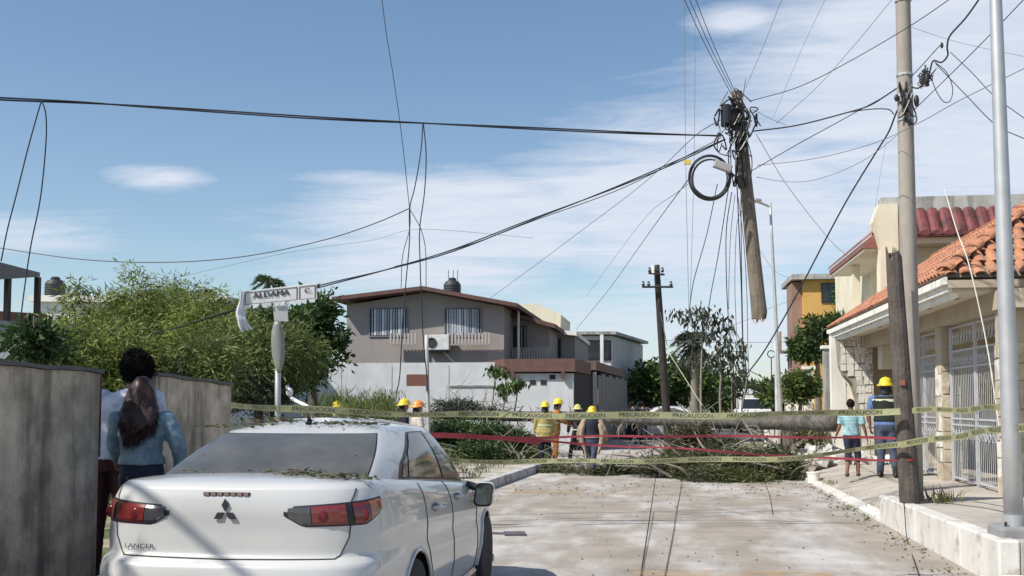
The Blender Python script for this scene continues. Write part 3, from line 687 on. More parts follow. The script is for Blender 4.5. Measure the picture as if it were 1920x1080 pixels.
# ------------------------------------------------------------------ buildings at the far left
TL = thing('roof_terrace', 'dark pitched terrace roof on posts above a brown and grey wall, far left', 'building', (*XY(20, 18), 0))
a = P(-60, 757, 16); b_ = P(73, 757, 20); c = P(73, 757, 20)
zt = P(73, 513, 20).z; zt0 = P(0, 488, 17).z
MB().hexa([P(-90, 530, 15), P(75, 519, 20), P(70, 519, 24), P(-90, 525, 24), P(-90, 468, 15), P(75, 511, 20), P(70, 511, 24), P(-90, 470, 24)]).build('terrace_roof', darkmet, TL)
for px_, D in ((15, 19), (71, 20)): p = P(px_, 520, D); q_ = P(px_, 612, D); MB().box(p.x-.045, p.x+.045, p.y-.045, p.y+.045, q_.z-.5, p.z).build('post', darkmet, TL)
p = P(-90, 578, 20.3); q_ = P(76, 606, 20.3); MB().hexa([(p.x, p.y, 2.5), (q_.x, q_.y, 2.5), (q_.x, q_.y+.2, 2.5), (p.x, p.y+.2, 2.5), (p.x, p.y, p.z), (q_.x, q_.y, p.z-.1), (q_.x, q_.y+.2, p.z-.1), (p.x, p.y+.2, p.z)]).build('parapet', M('brick_brown', (.24, .12, .08), .85, var=.15), TL)
p = P(-100, 592, 18); q_ = P(75, 607, 18); MB().hexa([(p.x, p.y, 0), (q_.x, q_.y, 0), (q_.x, q_.y+4, 0), (p.x, p.y+4, 0), (p.x, p.y, p.z), (q_.x, q_.y, q_.z), (q_.x, q_.y+4, q_.z), (p.x, p.y+4, p.z)]).build('wall', M('bluish_wall', (.30, .32, .36), .85, var=.08), TL)
FW = thing('far_flat_roofs', 'long white flat roof edge seen above the left trees', 'building', (*XY(190, 34), 0))
p = P(70, 566, 34); q_ = P(420, 568, 34); MB().hexa([(p.x, p.y, 0), (q_.x, q_.y, 0), (q_.x, q_.y+6, 0), (p.x, p.y+6, 0), (p.x, p.y, p.z), (q_.x, q_.y, q_.z), (q_.x, q_.y+6, q_.z), (p.x, p.y+6, p.z)]).build('wall', housewhite, FW)
MB().hexa([p+Vector((-.2, -.2, 0)), q_+Vector((.2, -.2, 0)), q_+Vector((.2, 6, 0)), p+Vector((-.2, 6, 0)), p+Vector((-.2, -.2, .2)), q_+Vector((.2, -.2, .2)), q_+Vector((.2, 6, .2)), p+Vector((-.2, 6, .2))]).build('roof_slab', whitem, FW)
c = P(103, 564, 36); tank(c.x, c.y, c.z+.02, .34, .78, 'black plastic water tank on the white flat roof at the far left', False)

# cracks in the old slabs and litter gathered by the kerb
crk = M('crack_dark', (.09, .075, .06), .95)
for k, (x, y, dx, dy, n_) in enumerate(((.2, 14.2, .16, .06, 16), (2.0, 15.0, -.12, .14, 16), (-.9, 17.4, .15, .1, 14), (1.0, 18.6, .17, -.03, 12), (.6, 10.0, .15, .05, 14))):
    m = MB(); w_ = .006; px0 = None
    for i in range(n_):
        x += dx+rnd.uniform(-.07, .07); y += dy+rnd.uniform(-.07, .07); p = Vector((x, y, .0045))
        if px0 is not None:
            t_ = (p-px0).normalized(); s_ = Vector((-t_.y, t_.x, 0))*w_*rnd.uniform(.5, 1.4); m.quad(px0-s_, p-s_, p+s_, px0+s_)
        px0 = p
    m.build('crack', crk, road)
# ------------------------------------------------------------------ the white saloon
carp = M('white_car_paint', (.56, .555, .54), .3, var=.03, scale=2, coords='OBJ', coat=.8, spec=.5)
cglass = M('car_glass', (.035, .04, .042), .1, var=.1, scale=3, spec=.45, coat=.15, coords='OBJ', dust=.34)
trimb = M('black_trim', (.02, .02, .022), .4, var=0)
lensred = M('red_lens', (.17, .022, .02), .12, var=.08, scale=20, coat=.8, coords='OBJ'); lensclr = M('smoked_lens', (.055, .055, .06), .15, var=.15, scale=30, coat=.8, coords='OBJ')
lensamb = M('amber_lens', (.30, .085, .02), .15, var=.08, coat=.8, coords='OBJ')
chrome = M('dark_chrome', (.18, .18, .2), .25, metal=.9, var=0); rimm = M('alloy_rim', (.42, .43, .45), .35, metal=.8, var=.05)
rubber = M('tyre_rubber', (.022, .022, .022), .8, var=.15); seam = M('panel_gap', (.03, .03, .03), .7, var=0)
badge = M('badge_black', (.035, .035, .04), .3, var=0)
BO = [(0, 0), (.35, .010), (.60, .045), (.745, .12), (.825, .26), (.862, .60), (.878, 1.2), (.88, 2.2), (.876, 3.2), (.85, 3.9), (.76, 4.30), (.55, 4.47), (.25, 4.55), (0, 4.57)]
half = catmull([(x, y, 0) for x, y in BO], 24)
# resample by arc length
def resample(pts, step):
    out = [pts[0]]; acc = 0; d = [0]
    for a, b in zip(pts[:-1], pts[1:]): d.append(d[-1]+(b-a).length)
    L = d[-1]; n = int(L/step); k = 0
    for i in range(1, n+1):
        s = L*i/n
        while k < len(d)-2 and d[k+1] < s: k += 1
        t = (s-d[k])/(d[k+1]-d[k]); out.append(pts[k].lerp(pts[k+1], t))
    return out, L/n
half, BST = resample(half, .03)
NH = len(half)
def lerpt(tab, z):
    if z <= tab[0][0]: return tab[0][1]
    for (a, b), (c, d) in zip(tab[:-1], tab[1:]):
        if z <= c: t = (z-a)/(c-a); t = t*t*(3-2*t) if False else t; return b+(d-b)*t
    return tab[-1][1]
ZT = [(0, 1.150), (.5, 1.150), (1.3, 1.10), (2.2, 1.03), (3.1, .955), (3.6, .92), (4.2, .82), (4.57, .70)]
WF = [(.18, .92), (.30, .965), (.5, 1.0), (.66, 1.0), (.76, .985), (.86, .99), (.97, .975), (1.06, .95), (1.12, .915), (1.15, .885)]
YR = [(.18, .10), (.28, .04), (.42, .0), (.66, .0), (.715, .012), (.735, .045), (.76, .085), (.90, .085), (1.0, .078), (1.08, .085), (1.125, .10), (1.15, .135)]
ZB = .18
def bpt(s, z=None, t=None):   # point of the lower body: s = arc length from the middle of the tail, + right
    sg = 1 if s >= 0 else -1; a = min(abs(s)/BST, NH-1.001); k = int(a); p = half[k].lerp(half[k+1], a-k)
    zt = lerpt(ZT, p.y)
    if t is None: t = (z-ZB)/(zt-ZB)
    zr = ZB+t*(1.15-ZB)
    rear = max(0, min(1, 1-(p.y-.1)/.9)); rear = rear*rear*(3-2*rear)
    wf = lerpt(WF, zr); wf = 1-(1-wf)*(1 if p.y < 1 else 1)
    return Vector((sg*p.x*wf, p.y+lerpt(YR, zr)*rear, ZB+t*(zt-ZB)))
def bnor(s, z):
    a = bpt(s-.02, z); b = bpt(s+.02, z); c = bpt(s, z-.015); d = bpt(s, min(z+.015, 1.149))
    n = (b-a).cross(d-c); n.normalize()
    return n if n.dot(Vector((bpt(s, z).x, -1 if abs(s) < 1.2 else 0, 0))) > 0 else -n
WHL = ((.88, 1.02), (.88, 3.655)); WR = .315
def build_car(label):
    car = thing('white_saloon_car', label, 'car', (0, 0, 0))
    # lower body
    NT = 34; ts = [i/NT for i in range(NT+1)]
    tz = sorted(set(ts + [(z-ZB)/(1.15-ZB) for z in (.70, .72, .74, .757, 1.125, 1.14)]))
    S = [i*BST for i in range(-(NH-1), NH)]
    v = []; f = []; idx = {}
    for j, t in enumerate(tz):
        for i, s in enumerate(S[:-1]):
            idx[i, j] = len(v); v.append(bpt(s, t=t))
    n = len(S)-1
    def arch(p): return any(abs(p.x) > .55 and (p.y-wy)**2+(p.z-.31)**2 < .365**2 for _, wy in WHL)
    for j in range(len(tz)-1):
        for i in range(n):
            q = (idx[i, j], idx[(i+1) % n, j], idx[(i+1) % n, j+1], idx[i, j+1])
            c = (v[q[0]]+v[q[1]]+v[q[2]]+v[q[3]])/4
            if not arch(c): f.append(q)
    # snap the cut edge onto the arch circle
    for k, p in enumerate(v):
        if abs(p.x) > .55:
            for _, wy in WHL:
                dy, dz = p.y-wy, p.z-.31; r = math.hypot(dy, dz)
                if .335 < r < .392: v[k] = Vector((p.x, wy+dy/r*.37, .31+dz/r*.37))
    # deck, closed towards the spine
    top = len(tz)-1; prev = [idx[i, top] for i in range(n)]; K = 9
    for k in range(1, K+1):
        fr = (k/K); row = []
        for i in range(n):
            p = v[idx[i, top]]; sy = max(.45, min(4.1, p.y)); g = 1-(1-fr)**1.0
            crown = .045*(1-(1-fr)**2) if p.y > 1 else .022*(1-(1-fr)**2)
            e = .012*math.sin(min(1, fr*3)*math.pi/2)
            row.append(len(v)); v.append(Vector((p.x*(1-g), p.y+(sy-p.y)*g, p.z+crown+e)))
        for i in range(n): f.append((prev[i], prev[(i+1) % n], row[(i+1) % n], row[i]))
        prev = row
    m = MB(); m.v = [tuple(p) for p in v]; m.f = f
    body = m.build('body', carp, car, smooth=True)
    # greenhouse
    GB = [(0, .52), (.32, .528), (.60, .57), (.70, .74), (.752, 1.15), (.768, 1.75), (.772, 2.3), (.757, 3.0), (.70, 3.32), (.62, 3.44), (.32, 3.58), (0, 3.62)]
    GT = [(0, 1.27), (.27, 1.28), (.475, 1.315), (.545, 1.43), (.58, 1.62), (.60, 1.9), (.60, 2.12), (.585, 2.42), (.54, 2.54), (.48, 2.60), (.27, 2.67), (0, 2.69)]
    PER = 10
    def mirror(h): return [Vector((-p.x, p.y, 0)) for p in h[::-1]][:-1] + h[:-1]
    gb = mirror(catmull([(x, y, 0) for x, y in GB], PER)); gt = mirror(catmull([(x, y, 0) for x, y in GT], PER)); n2 = len(gb)
    mid = n2//2   # index of the rear centre
    def gpt(u, t, off=0):   # u control-index units from the rear centre (+ right), t 0..1 height
        x = mid+u*PER; k = int(math.floor(x)); fr = x-k
        a = gb[k % n2].lerp(gb[(k+1) % n2], fr) if True else 0; b = gt[k % n2].lerp(gt[(k+1) % n2], fr)
        za = lerpt(ZT, a.y)-.004; zb = 1.405+.022*math.sin(max(0, min(1, (b.y-1.2)/1.5))*math.pi)
        p = a.lerp(b, t); bul = .035*math.sin(math.pi*t)
        c = Vector((0, 2.1, 0)); o = Vector((p.x, (p.y-2.1)*.5, 0)); o = o.normalized() if o.length > 0 else o
        return Vector((p.x+o.x*(bul+off), p.y+o.y*(bul*1.0+off), za+(zb-za)*t + (off*.5 if t > .5 else 0)))
    v = []; f = []; NTg = 12
    for j in range(NTg+1):
        for i in range(n2): v.append(gpt((i-mid)/PER, j/NTg))
    for j in range(NTg):
        for i in range(n2): a = j*n2+i; b = j*n2+(i+1) % n2; f.append((a, b, b+n2, a+n2))
    prev = [NTg*n2+i for i in range(n2)]
    for k in range(1, 9):
        fr = k/8; row = []
        for i in range(n2):
            p = v[NTg*n2+i]; row.append(len(v)); sy = max(1.75, min(2.3, p.y)); e = .075*(1-(1-fr)**2.2)
            v.append(Vector((p.x*(1-fr), p.y+(sy-p.y)*fr, p.z+e)))
        for i in range(n2): f.append((prev[i], prev[(i+1) % n2], row[(i+1) % n2], row[i]))
        prev = row
    m = MB(); m.v = [tuple(p) for p in v]; m.f = f; roof = m.build('roof', carp, car, smooth=True)
    def gpatch(name, u0, u1, t0, t1, mat, off=.004, nu=14, ntt=8, par=None, top=None, skew=None):
        m = MB(); g = []
        for j in range(ntt+1):
            r_ = []
            for i in range(nu+1):
                a = i/nu; b = j/ntt; tt1 = t1 if top is None else top(a)
                uu = u0+(u1-u0)*a
                if skew: uu = uu+skew(a, b)
                r_.append(gpt(uu, t0+(tt1-t0)*b, off))
            g.append(r_)
        for j in range(ntt):
            for i in range(nu): m.quad(g[j][i], g[j][i+1], g[j+1][i+1], g[j+1][i])
        o = m.build(name, mat, par or car, smooth=True)
        bmx = bmesh.new(); bmx.from_mesh(o.data); bmesh.ops.remove_doubles(bmx, verts=bmx.verts, dist=1e-5); bmx.to_mesh(o.data); bmx.free(); o.data.shade_smooth(); return o
    gpatch('rear_window', -2.36, 2.36, .03, .975, trimb, .003); gpatch('rear_glass', -2.28, 2.28, .045, .955, cglass, .008)
    gpatch('windscreen', 9.03, 12.97, .05, .96, cglass, .006)
    for sg in (1, -1):
        rt = lambda a: min(.90, .30+a*3.2)
        gpatch('window_frame', sg*3.72, sg*7.35, .035, .93, trimb, .004, nu=24, top=lambda a: min(.93, .34+a*3.0) if a < .5 else max(.12, min(.93, (1-a)*2.6+.1)))
        gpatch('rear_door_window', sg*4.12, sg*5.78, .07, .90, cglass, .009, top=lambda a: min(.90, .52+a*1.6))
        gpatch('quarter_window', sg*3.86, sg*4.06, .07, .48, cglass, .009, nu=3, top=lambda a: .35+a*.14)
        gpatch('front_door_window', sg*5.90, sg*7.22, .07, .90, cglass, .009, top=lambda a: min(.90, (1-a)*2.3+.14))
    # surface strips (shut lines) and patches on the lower body
    def strip(name, pts, wd=.005, mat=seam, off=.003, par=None):
        fine = []
        for a, b in zip(pts[:-1], pts[1:]):
            k = max(2, int(math.hypot(b[0]-a[0], b[1]-a[1])/.03))
            fine += [(a[0]+(b[0]-a[0])*i/k, a[1]+(b[1]-a[1])*i/k) for i in range(k)]
        fine.append(pts[-1]); P3 = [bpt(s, z)+bnor(s, z)*off for s, z in fine]
        return MB().tube(P3, wd, 5).build(name, mat, par or car)
    # boot lid outline
    strip('boot_gap', [(-.80, 1.125), (-.735, 1.05), (-.72, .95), (-.70, .86), (-.655, .765), (-.63, .748), (0, .742), (.63, .748), (.655, .765), (.70, .86), (.72, .95), (.735, 1.05), (.80, 1.125)], .0045, off=.001)
    for sg in (1, -1):
        yb = lambda y: next(i*BST for i in range(NH) if half[i].y >= y)
        r0, r1, r2 = yb(1.30), yb(2.12), yb(3.12)
        strip('door_gap', [(sg*r0, 1.08), (sg*r0, .70), (sg*(r0+.12), .48), (sg*(r0+.2), .27), (sg*r1, .26), (sg*r1, 1.03)], .004, off=.001)
        strip('door_gap', [(sg*r1, .26), (sg*r2, .26), (sg*r2, .93)], .004, off=.001)
        strip('sill', [(sg*(r0+.15), .22), (sg*(r2+.1), .22)], .03, carp, off=.0)
        for s_ in (r0+.17, r1+.15):
            a, b = bpt(sg*s_, .90), bpt(sg*(s_+.2), .895); nn = bnor(sg*s_, .9)
            MB().tube([a+nn*.008, a+nn*.04, b+nn*.04, b+nn*.008], .014, 8).build('door_handle', carp, car, smooth=True)
            c = (a+b)/2+nn*.003; MB().ell(c, .012, .085, .03, 10, 6).build('handle_recess', trimb, car)
        # mirror
        a = bpt(sg*(r2-.02), .95)
        def rrect(y, w_, h_, cx=.955, cz=.87, p_=4):
            return [Vector((sg*cx+w_*math.copysign(abs(math.cos(a_))**(2/p_), math.cos(a_))+ (sg*.012 if math.sin(a_) > 0 else 0), y, cz+h_*math.copysign(abs(math.sin(a_))**(2/p_), math.sin(a_)))) for a_ in [2*math.pi*k/28 for k in range(28)]]
        mr = MB().rings([rrect(2.93, .072, .088), rrect(2.94, .08, .098), rrect(2.98, .082, .10), rrect(3.03, .07, .085), rrect(3.06, .05, .045)]).build('mirror', carp, car, smooth=True)
        MB().tube([(sg*.80, 3.04, .945), (sg*.93, 3.03, .90)], .03, 8).build('mirror_arm', trimb, mr)
        MB().rings([rrect(2.928, .077, .095), rrect(2.915, .077, .095), rrect(2.915, .064, .082), rrect(2.926, .062, .080)], cap=False).build('mirror_rim', trimb, mr)
        MB().poly(rrect(2.9265, .064, .082)[::-1]).build('mirror_glass', M('mirror_glass', (.22, .24, .26), .08, metal=1, var=0), mr)
        # tail lamp: three lens pieces across the lid gap and round the corner
        def lamp(name, ss, zt_, zb_, mat, off=.010, nu=10, par=None):
            m = MB(); g = []
            for j in range(7):
                g.append([bpt(sg*(ss[0]+(ss[1]-ss[0])*i/nu), zb_(i/nu)+(zt_(i/nu)-zb_(i/nu))*j/6)+bnor(sg*(ss[0]+(ss[1]-ss[0])*i/nu), zb_(i/nu)+(zt_(i/nu)-zb_(i/nu))*j/6)*(off if 0 < j < 6 else off*.3) for i in range(nu+1)])
            for j in range(6):
                for i in range(nu):
                    m.quad(g[j][i], g[j][i+1], g[j+1][i+1], g[j+1][i]) if sg > 0 else m.quad(g[j][i+1], g[j][i], g[j+1][i], g[j+1][i+1])
            return m.build(name, mat, par or car, smooth=True)
        base = lamp('tail_lamp', (.345, .995), lambda a: 1.032+.040*a if a > .06 else 1.005, lambda a: .92+.010*a+(.06*(1-a/.16) if a < .16 else 0)+(max(0, a-.72)*.26), trimb, .006, nu=22)
        top_ = lambda lo, hi: (lambda a: 1.022+.040*((lo+(hi-lo)*a)-.345)/.65)
        bot_ = lambda lo, hi: (lambda a: (lambda q: .93+.010*q+(.055*(1-q/.16) if q < .16 else 0)+max(0, q-.72)*.26)(((lo+(hi-lo)*a)-.345)/.65))
        for (lo, hi, mt, nm) in ((.372, .50, lensclr, 'clear_lens'), (.505, .70, lensred, 'red_lens'), (.742, .845, lensred, 'red_lens'), (.85, .975, lensamb, 'amber_lens')):
            lamp(nm, (lo, hi), top_(lo, hi), bot_(lo, hi), mt, .013, par=base)
        for s_ in (.56, .80):
            c = bpt(sg*s_, .98)+bnor(sg*s_, .98)*.006
            MB().ell(c, .036, .012, .036, 14, 8).build('bulb_ring', M('lens_ring', (.16, .02, .025), .2, metal=.3, var=0), base, smooth=True)
    # wheels
    for sx in (1, -1):
        for _, wy in WHL:
            wh = MB().lathe([(.205, -.10), (.30, -.105), (.318, -.08), (.322, 0), (.318, .08), (.30, .105), (.205, .10)], (sx*.765, wy, .315), 36, 'X').build('wheel', rubber, car, smooth=True)
            MB().lathe([(.02, -.04), (.20, -.05), (.212, -.1), (.215, .1), (.205, .10), (.19, .04), (.02, .02)], (sx*.765, wy, .315), 32, 'X').build('rim', M('rim_dark', (.07, .07, .075), .5, metal=.5), wh, smooth=True)
            sp = MB()
            for k in range(9):
                a = 2*math.pi*k/9; d = Vector((0, math.cos(a), math.sin(a))); e = Vector((0, -math.sin(a), math.cos(a))); c = Vector((sx*.765, wy, .315)); xo = Vector((sx*.085, 0, 0)); xi = Vector((sx*.05, 0, 0))
                sp.hexa([c+d*.03-e*.03+xi, c+d*.2-e*.022+xi, c+d*.2+e*.022+xi, c+d*.03+e*.03+xi, c+d*.03-e*.02+xo, c+d*.205-e*.014+xo, c+d*.205+e*.014+xo, c+d*.03+e*.02+xo])
            sp.lathe([(.001, sx*.095), (.045, sx*.095), (.05, sx*.06)], (sx*.765, wy, .315), 14, 'X'); sp.build('spokes', rimm, wh)
            # arch lip and liner
            pts = [Vector((0, wy+.372*math.cos(a), .31+.372*math.sin(a))) for a in [math.pi*(-.10+1.2*i/40) for i in range(41)]]
            q = []
            for p in pts:
                if p.z < ZB+.01: continue
                s_ = next(i*BST for i in range(NH) if half[i].y >= p.y); b = bpt(sx*s_, p.z); q.append(Vector((b.x+sx*.004, p.y, p.z)))
            MB().tube(q, .013, 6).build('arch_lip', carp, car, smooth=True)
            MB().lathe([(.385, -.16), (.385, .13), (.375, .13), (.375, -.15), (.01, -.15), (.01, -.16)], (sx*.72, wy, .31), 30, 'X').build('wheel_liner', trimb, car) if sx > 0 else MB().lathe([(.01, .16), (.01, .15), (.375, .15), (.375, -.13), (.385, -.13), (.385, .16)], (sx*.72, wy, .31), 30, 'X').build('wheel_liner', trimb, car)
    # high stop lamp on the lid, emblem, badge, lock, aerial
    zq = 1.098; m = MB(); c0 = bpt(-.13, zq); c1 = bpt(.13, zq)
    hl = MB().box(-.135, .135, c0.y-.006, c0.y+.03, 1.088, 1.108).build('high_stop_lamp', M('stop_lamp', (.10, .035, .035), .3, var=0), car)
    for i in range(7): x = -.115+.23*i/6; MB().box(x-.013, x+.013, c0.y-.010, c0.y-.0062, 1.090, 1.106).build('stop_lamp_lens', M('stop_lens', (.22, .18, .17), .3, var=0), hl)
    ec = bpt(0, .99); ey = ec.y-.002
    em = MB(); L = .052
    for a in (90, 210, 330):
        d = Vector((math.cos(R(a)), 0, math.sin(R(a)))); e1 = Vector((math.cos(R(a+30)), 0, math.sin(R(a+30)))); e2 = Vector((math.cos(R(a-30)), 0, math.sin(R(a-30))))
        o_ = Vector((0, ey, 1.0))+d*.003; em.prism([o_, o_+e1*L*.8, o_+(e1+e2)*L*.8, o_+e2*L*.8], (0, -.009, 0))
    em.build('emblem', badge, car, bevel=.0015)
    vs, fs = text_geo('LANCER', .036); y0 = bpt(-.5, .80).y
    m = MB(); m.v = [(-.52+v_.x*1.45, bpt(-.52+v_.x*1.45, .80).y-.0095, .80+v_.y) for v_ in vs]; m.f = fs; m.build('badge_letters', badge, car)
    lk = bpt(.305, .86); MB().lathe([(.001, -.008), (.016, -.008), (.02, 0)], (lk.x, lk.y+.002, .86), 14, 'Y').build('boot_lock', trimb, car)
    MB().tube([(0, 1.45, 1.465), (.0, 1.47, 1.49), (0, 1.42, 1.53), (0, 1.40, 1.535)], [.025, .016, .008, .004], 6).build('aerial', trimb, car)
    # bumper details and number plate recess (low on the tail)
    strip('bumper_crease', [(-.9, .60), (0, .585), (.9, .60)], .006, carp, off=.001)
    m = MB(); m.box(-.60, .60, .03, .3, .2, .28); m.build('bumper_insert', trimb, car)
    MB().box(-.84, .84, .3, 4.2, .16, .22).build('floor_pan', trimb, car)
    MB().box(-.5, .5, 4.56, 4.60, .35, .62).build('front_grille', trimb, car)
    for sg in (1, -1): MB().ell((sg*.62, 4.36, .66), .16, .1, .07, 12, 8).build('headlamp', M('headlamp_lens', (.6, .62, .65), .1, var=0, coat=.6), car, smooth=True)
    return car
car = build_car('white four door saloon parked in the foreground with leaf litter on its roof and boot')
CARO = Vector((-2.43, 5.60, 0))
car.location = CARO
def on_car(x, y): pass
# leaf litter lying on roof edge and boot
g = np.random.default_rng(3)
def litter(name, label, pts, n, spread, L=.05, W=.014):
    c = []; d = []
    for i in range(n):
        k = g.integers(0, len(pts)); p = Vector(pts[k]); q_ = p+Vector((g.normal()*spread, g.normal()*spread*.35, 0)); c.append((q_.x, q_.y, p.z+abs(g.normal())*.008)); d.append((g.normal(), g.normal(), abs(g.normal())*.15))
    me = leafmesh(np.array(c), np.array(d), L, W, 5)
    o = link(name, me, M('fallen_leaf', (.07, .11, .03), .7, var=.3, island=.45, col2=(.10, .07, .04), sc2=8, trans=.2)); 
    tw = MB()
    for i in range(max(3, n//14)):
        p = Vector(pts[g.integers(0, len(pts))])+Vector((g.normal()*spread, g.normal()*spread*.3, .008)); a = g.uniform(0, 6.28); l = g.uniform(.06, .22)
        tw.tube(catmull([p, p+Vector((math.cos(a)*l*.5, math.sin(a)*l*.3, .012)), p+Vector((math.cos(a+.3)*l, math.sin(a+.3)*l*.5, .0))], 3), .0028, 4)
    o2 = tw.build('twigs', bark); o2.parent = o; o2['kind'] = 'stuff'
    tag(o, label, 'leaf litter', kind='stuff'); return o
def cw(x, y, z): return (CARO.x+x, CARO.y+y, CARO.z+z)
litter('leaf_litter', 'green leaves and twigs lying on the right side of the car boot below the rear window', [cw(.30, .44, 1.185), cw(.42, .42, 1.182), cw(.52, .44, 1.18), cw(.60, .40, 1.175), cw(.68, .36, 1.165), cw(.5, .36, 1.18)], 170, .06)
litter('leaf_litter', 'thin dry twigs and few leaves along the left foot of the car rear window', [cw(-.3, .5, 1.19), cw(-.42, .5, 1.19), cw(.05, .5, 1.19), cw(.12, .5, 1.192)], 34, .07)
litter('leaf_litter', 'broken twigs and leaves scattered along the white car roof above the rear window', [cw(x, y, z) for x, y, z in ((-.42, 1.45, 1.45), (-.3, 1.5, 1.47), (-.2, 1.5, 1.475), (.12, 1.42, 1.462), (.3, 1.45, 1.46), (.40, 1.5, 1.455), (-.5, 1.4, 1.435), (.2, 1.8, 1.49), (0, 1.9, 1.495), (-.3, 1.9, 1.485))], 330, .10)

# unseen cable added left of the frame to cast the shadow across the boot lid
A_ = P(283, 917, 5.86); B_ = P(432, 1050, 5.83); ta = 6.0; tb = ta+(A_.z-B_.z)/SUNV.z
A2, B2 = A_+SUNV*ta, B_+SUNV*tb; d_ = (B2-A2).normalized()
o = MB().tube([A2-d_*10, A2-d_*4, A2, A2+d_*5, A2+d_*10], .024, 6).build('cable', wirem); tag(o, 'added cable outside the left edge that casts the shadow across the car boot', 'cable')
# ------------------------------------------------------------------ trees and plants
def leafmat(name, col, isl=.4, tr=.3, col2=None): return M(name, col, .6, var=.25, scale=1.2, island=isl, trans=tr, col2=col2, sc2=.9, spec=.3)
lf_pale = leafmat('feathery_leaf', (.21, .25, .065), .6, .4, (.13, .17, .045))
lf_mid = leafmat('green_leaf', (.065, .11, .03), .45, .25, (.09, .13, .03))
lf_dark = leafmat('dark_leaf', (.045, .08, .028), .45, .2, (.06, .10, .03))
lf_dry = leafmat('wilting_leaf', (.06, .075, .03), .5, .2, (.10, .085, .05))
lf_grey = leafmat('greyish_leaf', (.055, .07, .045), .45, .2)
grassm = leafmat('grass_blade', (.10, .15, .035), .4, .3, (.16, .15, .06))
drygrass = leafmat('dry_grass', (.17, .16, .07), .4, .2, (.1, .13, .04))
seedc = [100]
def rg():
    seedc[0] += 1; return np.random.default_rng(seedc[0])
def crown_pts(ells, nclump, nleaf, cs, flat=.8, shell=.55):
    g = rg(); vol = np.array([e[3]*e[4]*e[5] for e in ells]); vol = vol/vol.sum(); C_ = []
    for i in range(nclump):
        e = ells[g.choice(len(ells), p=vol)]; d = g.normal(size=3); d /= np.linalg.norm(d); r = g.uniform(shell, 1.0)**.7
        C_.append(np.array(e[:3])+d*r*np.array(e[3:]))
    C_ = np.array(C_); k = g.integers(0, nclump, nleaf); sz = g.uniform(.55, 1.25, nclump)[k][:, None]
    p = C_[k]+np.clip(g.normal(size=(nleaf, 3)), -1.7, 1.7)*cs*sz*np.array([1, 1, flat]); return p, C_, C_[k]
def tree(name, label, base, ells, nclump, nleaf, cs, L, W, mat, group=None, trunk_r=.1, droop=0, nlimb=10, barkm=None, split=None, cat='tree', dirmix=.6, lean=(0, 0), up=0):
    g = rg(); base = Vector(base); t = thing(name, label, cat, base, group)
    p, C_, ck = crown_pts(ells, nclump, nleaf, cs)
    d = (p-ck)*dirmix/cs + g.normal(size=p.shape)*.6; d[:, 2] -= droop; d[:, 2] += up
    me = leafmesh(p-np.array(base), d, L, W, seedc[0]); o = link('crown', me, mat, t)
    bm_ = barkm or bark; cc = Vector(np.mean([e[:3] for e in ells], axis=0)); zb = min(e[2]-e[5]*.5 for e in ells); hz = max(base.z+.3, zb)
    fork = Vector((base.x+(cc.x-base.x)*.4+lean[0], base.y+(cc.y-base.y)*.4+lean[1], hz)); 
    mid = base.lerp(fork, .5)+Vector((g.normal()*.05, g.normal()*.05, 0))
    m = MB().tube(catmull([base-Vector((0, 0, .08)), mid, fork], 4), [trunk_r*(1.15-.45*i/8) for i in range(9)], 8); m.build('trunk', bm_, t, smooth=True)
    lm = MB()
    idx = g.choice(nclump, min(nlimb, nclump), replace=False)
    for i in idx:
        e = Vector(C_[i]); md = fork.lerp(e, .5)+Vector((g.normal()*.15, g.normal()*.15, .15+g.normal()*.1))
        lm.tube(catmull([fork-Vector((0, 0, .05)), md, e], 4), [trunk_r*.5*(1-.85*k/8) for k in range(9)], 5)
    if nlimb: lm.build('limbs', bm_, t, smooth=True, kind='stuff')
    return t
def epx(x, y, D, rx, ry, rz=None):   # ellipsoid at pixel with radii in pixels
    p = P(x, y, D); k = D/F; return (p.x, p.y, p.z, rx*k, max(rx, ry)*k*.8, ry*k)
G0 = 'feathery pale green trees of the vacant plot'
def gz(x, D, z=.1): q_ = XY(x, D); return (q_[0], q_[1], z)
tree('mesquite_tree', 'tall wispy feathery tree left of centre, its top reaching highest above the left wall', gz(250, 19), [epx(262, 570, 19, 52, 44), epx(235, 630, 18.5, 85, 44), epx(248, 528, 19, 24, 30), epx(200, 585, 19, 22, 28), epx(310, 575, 19, 20, 22)], 110, 15000, .15, .12, .020, lf_pale, G0, .09, droop=.35, nlimb=22)
tree('mesquite_tree', 'low spreading feathery tree right behind the left boundary wall', gz(150, 14), [epx(140, 640, 14, 80, 44), epx(215, 665, 13.5, 90, 40), epx(200, 730, 13.5, 110, 60), epx(300, 740, 14, 60, 50), epx(150, 568, 15, 18, 26), epx(110, 585, 15, 16, 20)], 130, 23000, .15, .12, .020, lf_pale, G0, .08, droop=.4, nlimb=20)
tree('mesquite_tree', 'round feathery tree directly left of the street name sign', gz(390, 18), [epx(385, 630, 18, 70, 52), epx(440, 655, 17, 55, 55), epx(345, 600, 18.5, 40, 36), epx(400, 572, 18, 26, 20), epx(440, 585, 18, 22, 24)], 125, 18500, .16, .12, .020, lf_pale, G0, .1, droop=.35, nlimb=20)
tree('mesquite_tree', 'feathery tree overhanging the far end of the stained wall below the street sign', gz(480, 16), [epx(470, 680, 16, 75, 55), epx(380, 690, 14, 60, 40), epx(530, 665, 16.5, 45, 45)], 120, 24000, .2, .12, .022, leafmat('feathery_leaf_dark', (.13, .165, .05), .4, .3), G0, .08, droop=.4, nlimb=18)
tree('mesquite_tree', 'feathery tree seen above the wall between the onlookers and the sign', gz(320, 22), [epx(310, 610, 22, 60, 60), epx(345, 560, 23, 28, 26)], 90, 15000, .22, .12, .020, lf_pale, G0, .09, droop=.3, nlimb=16)
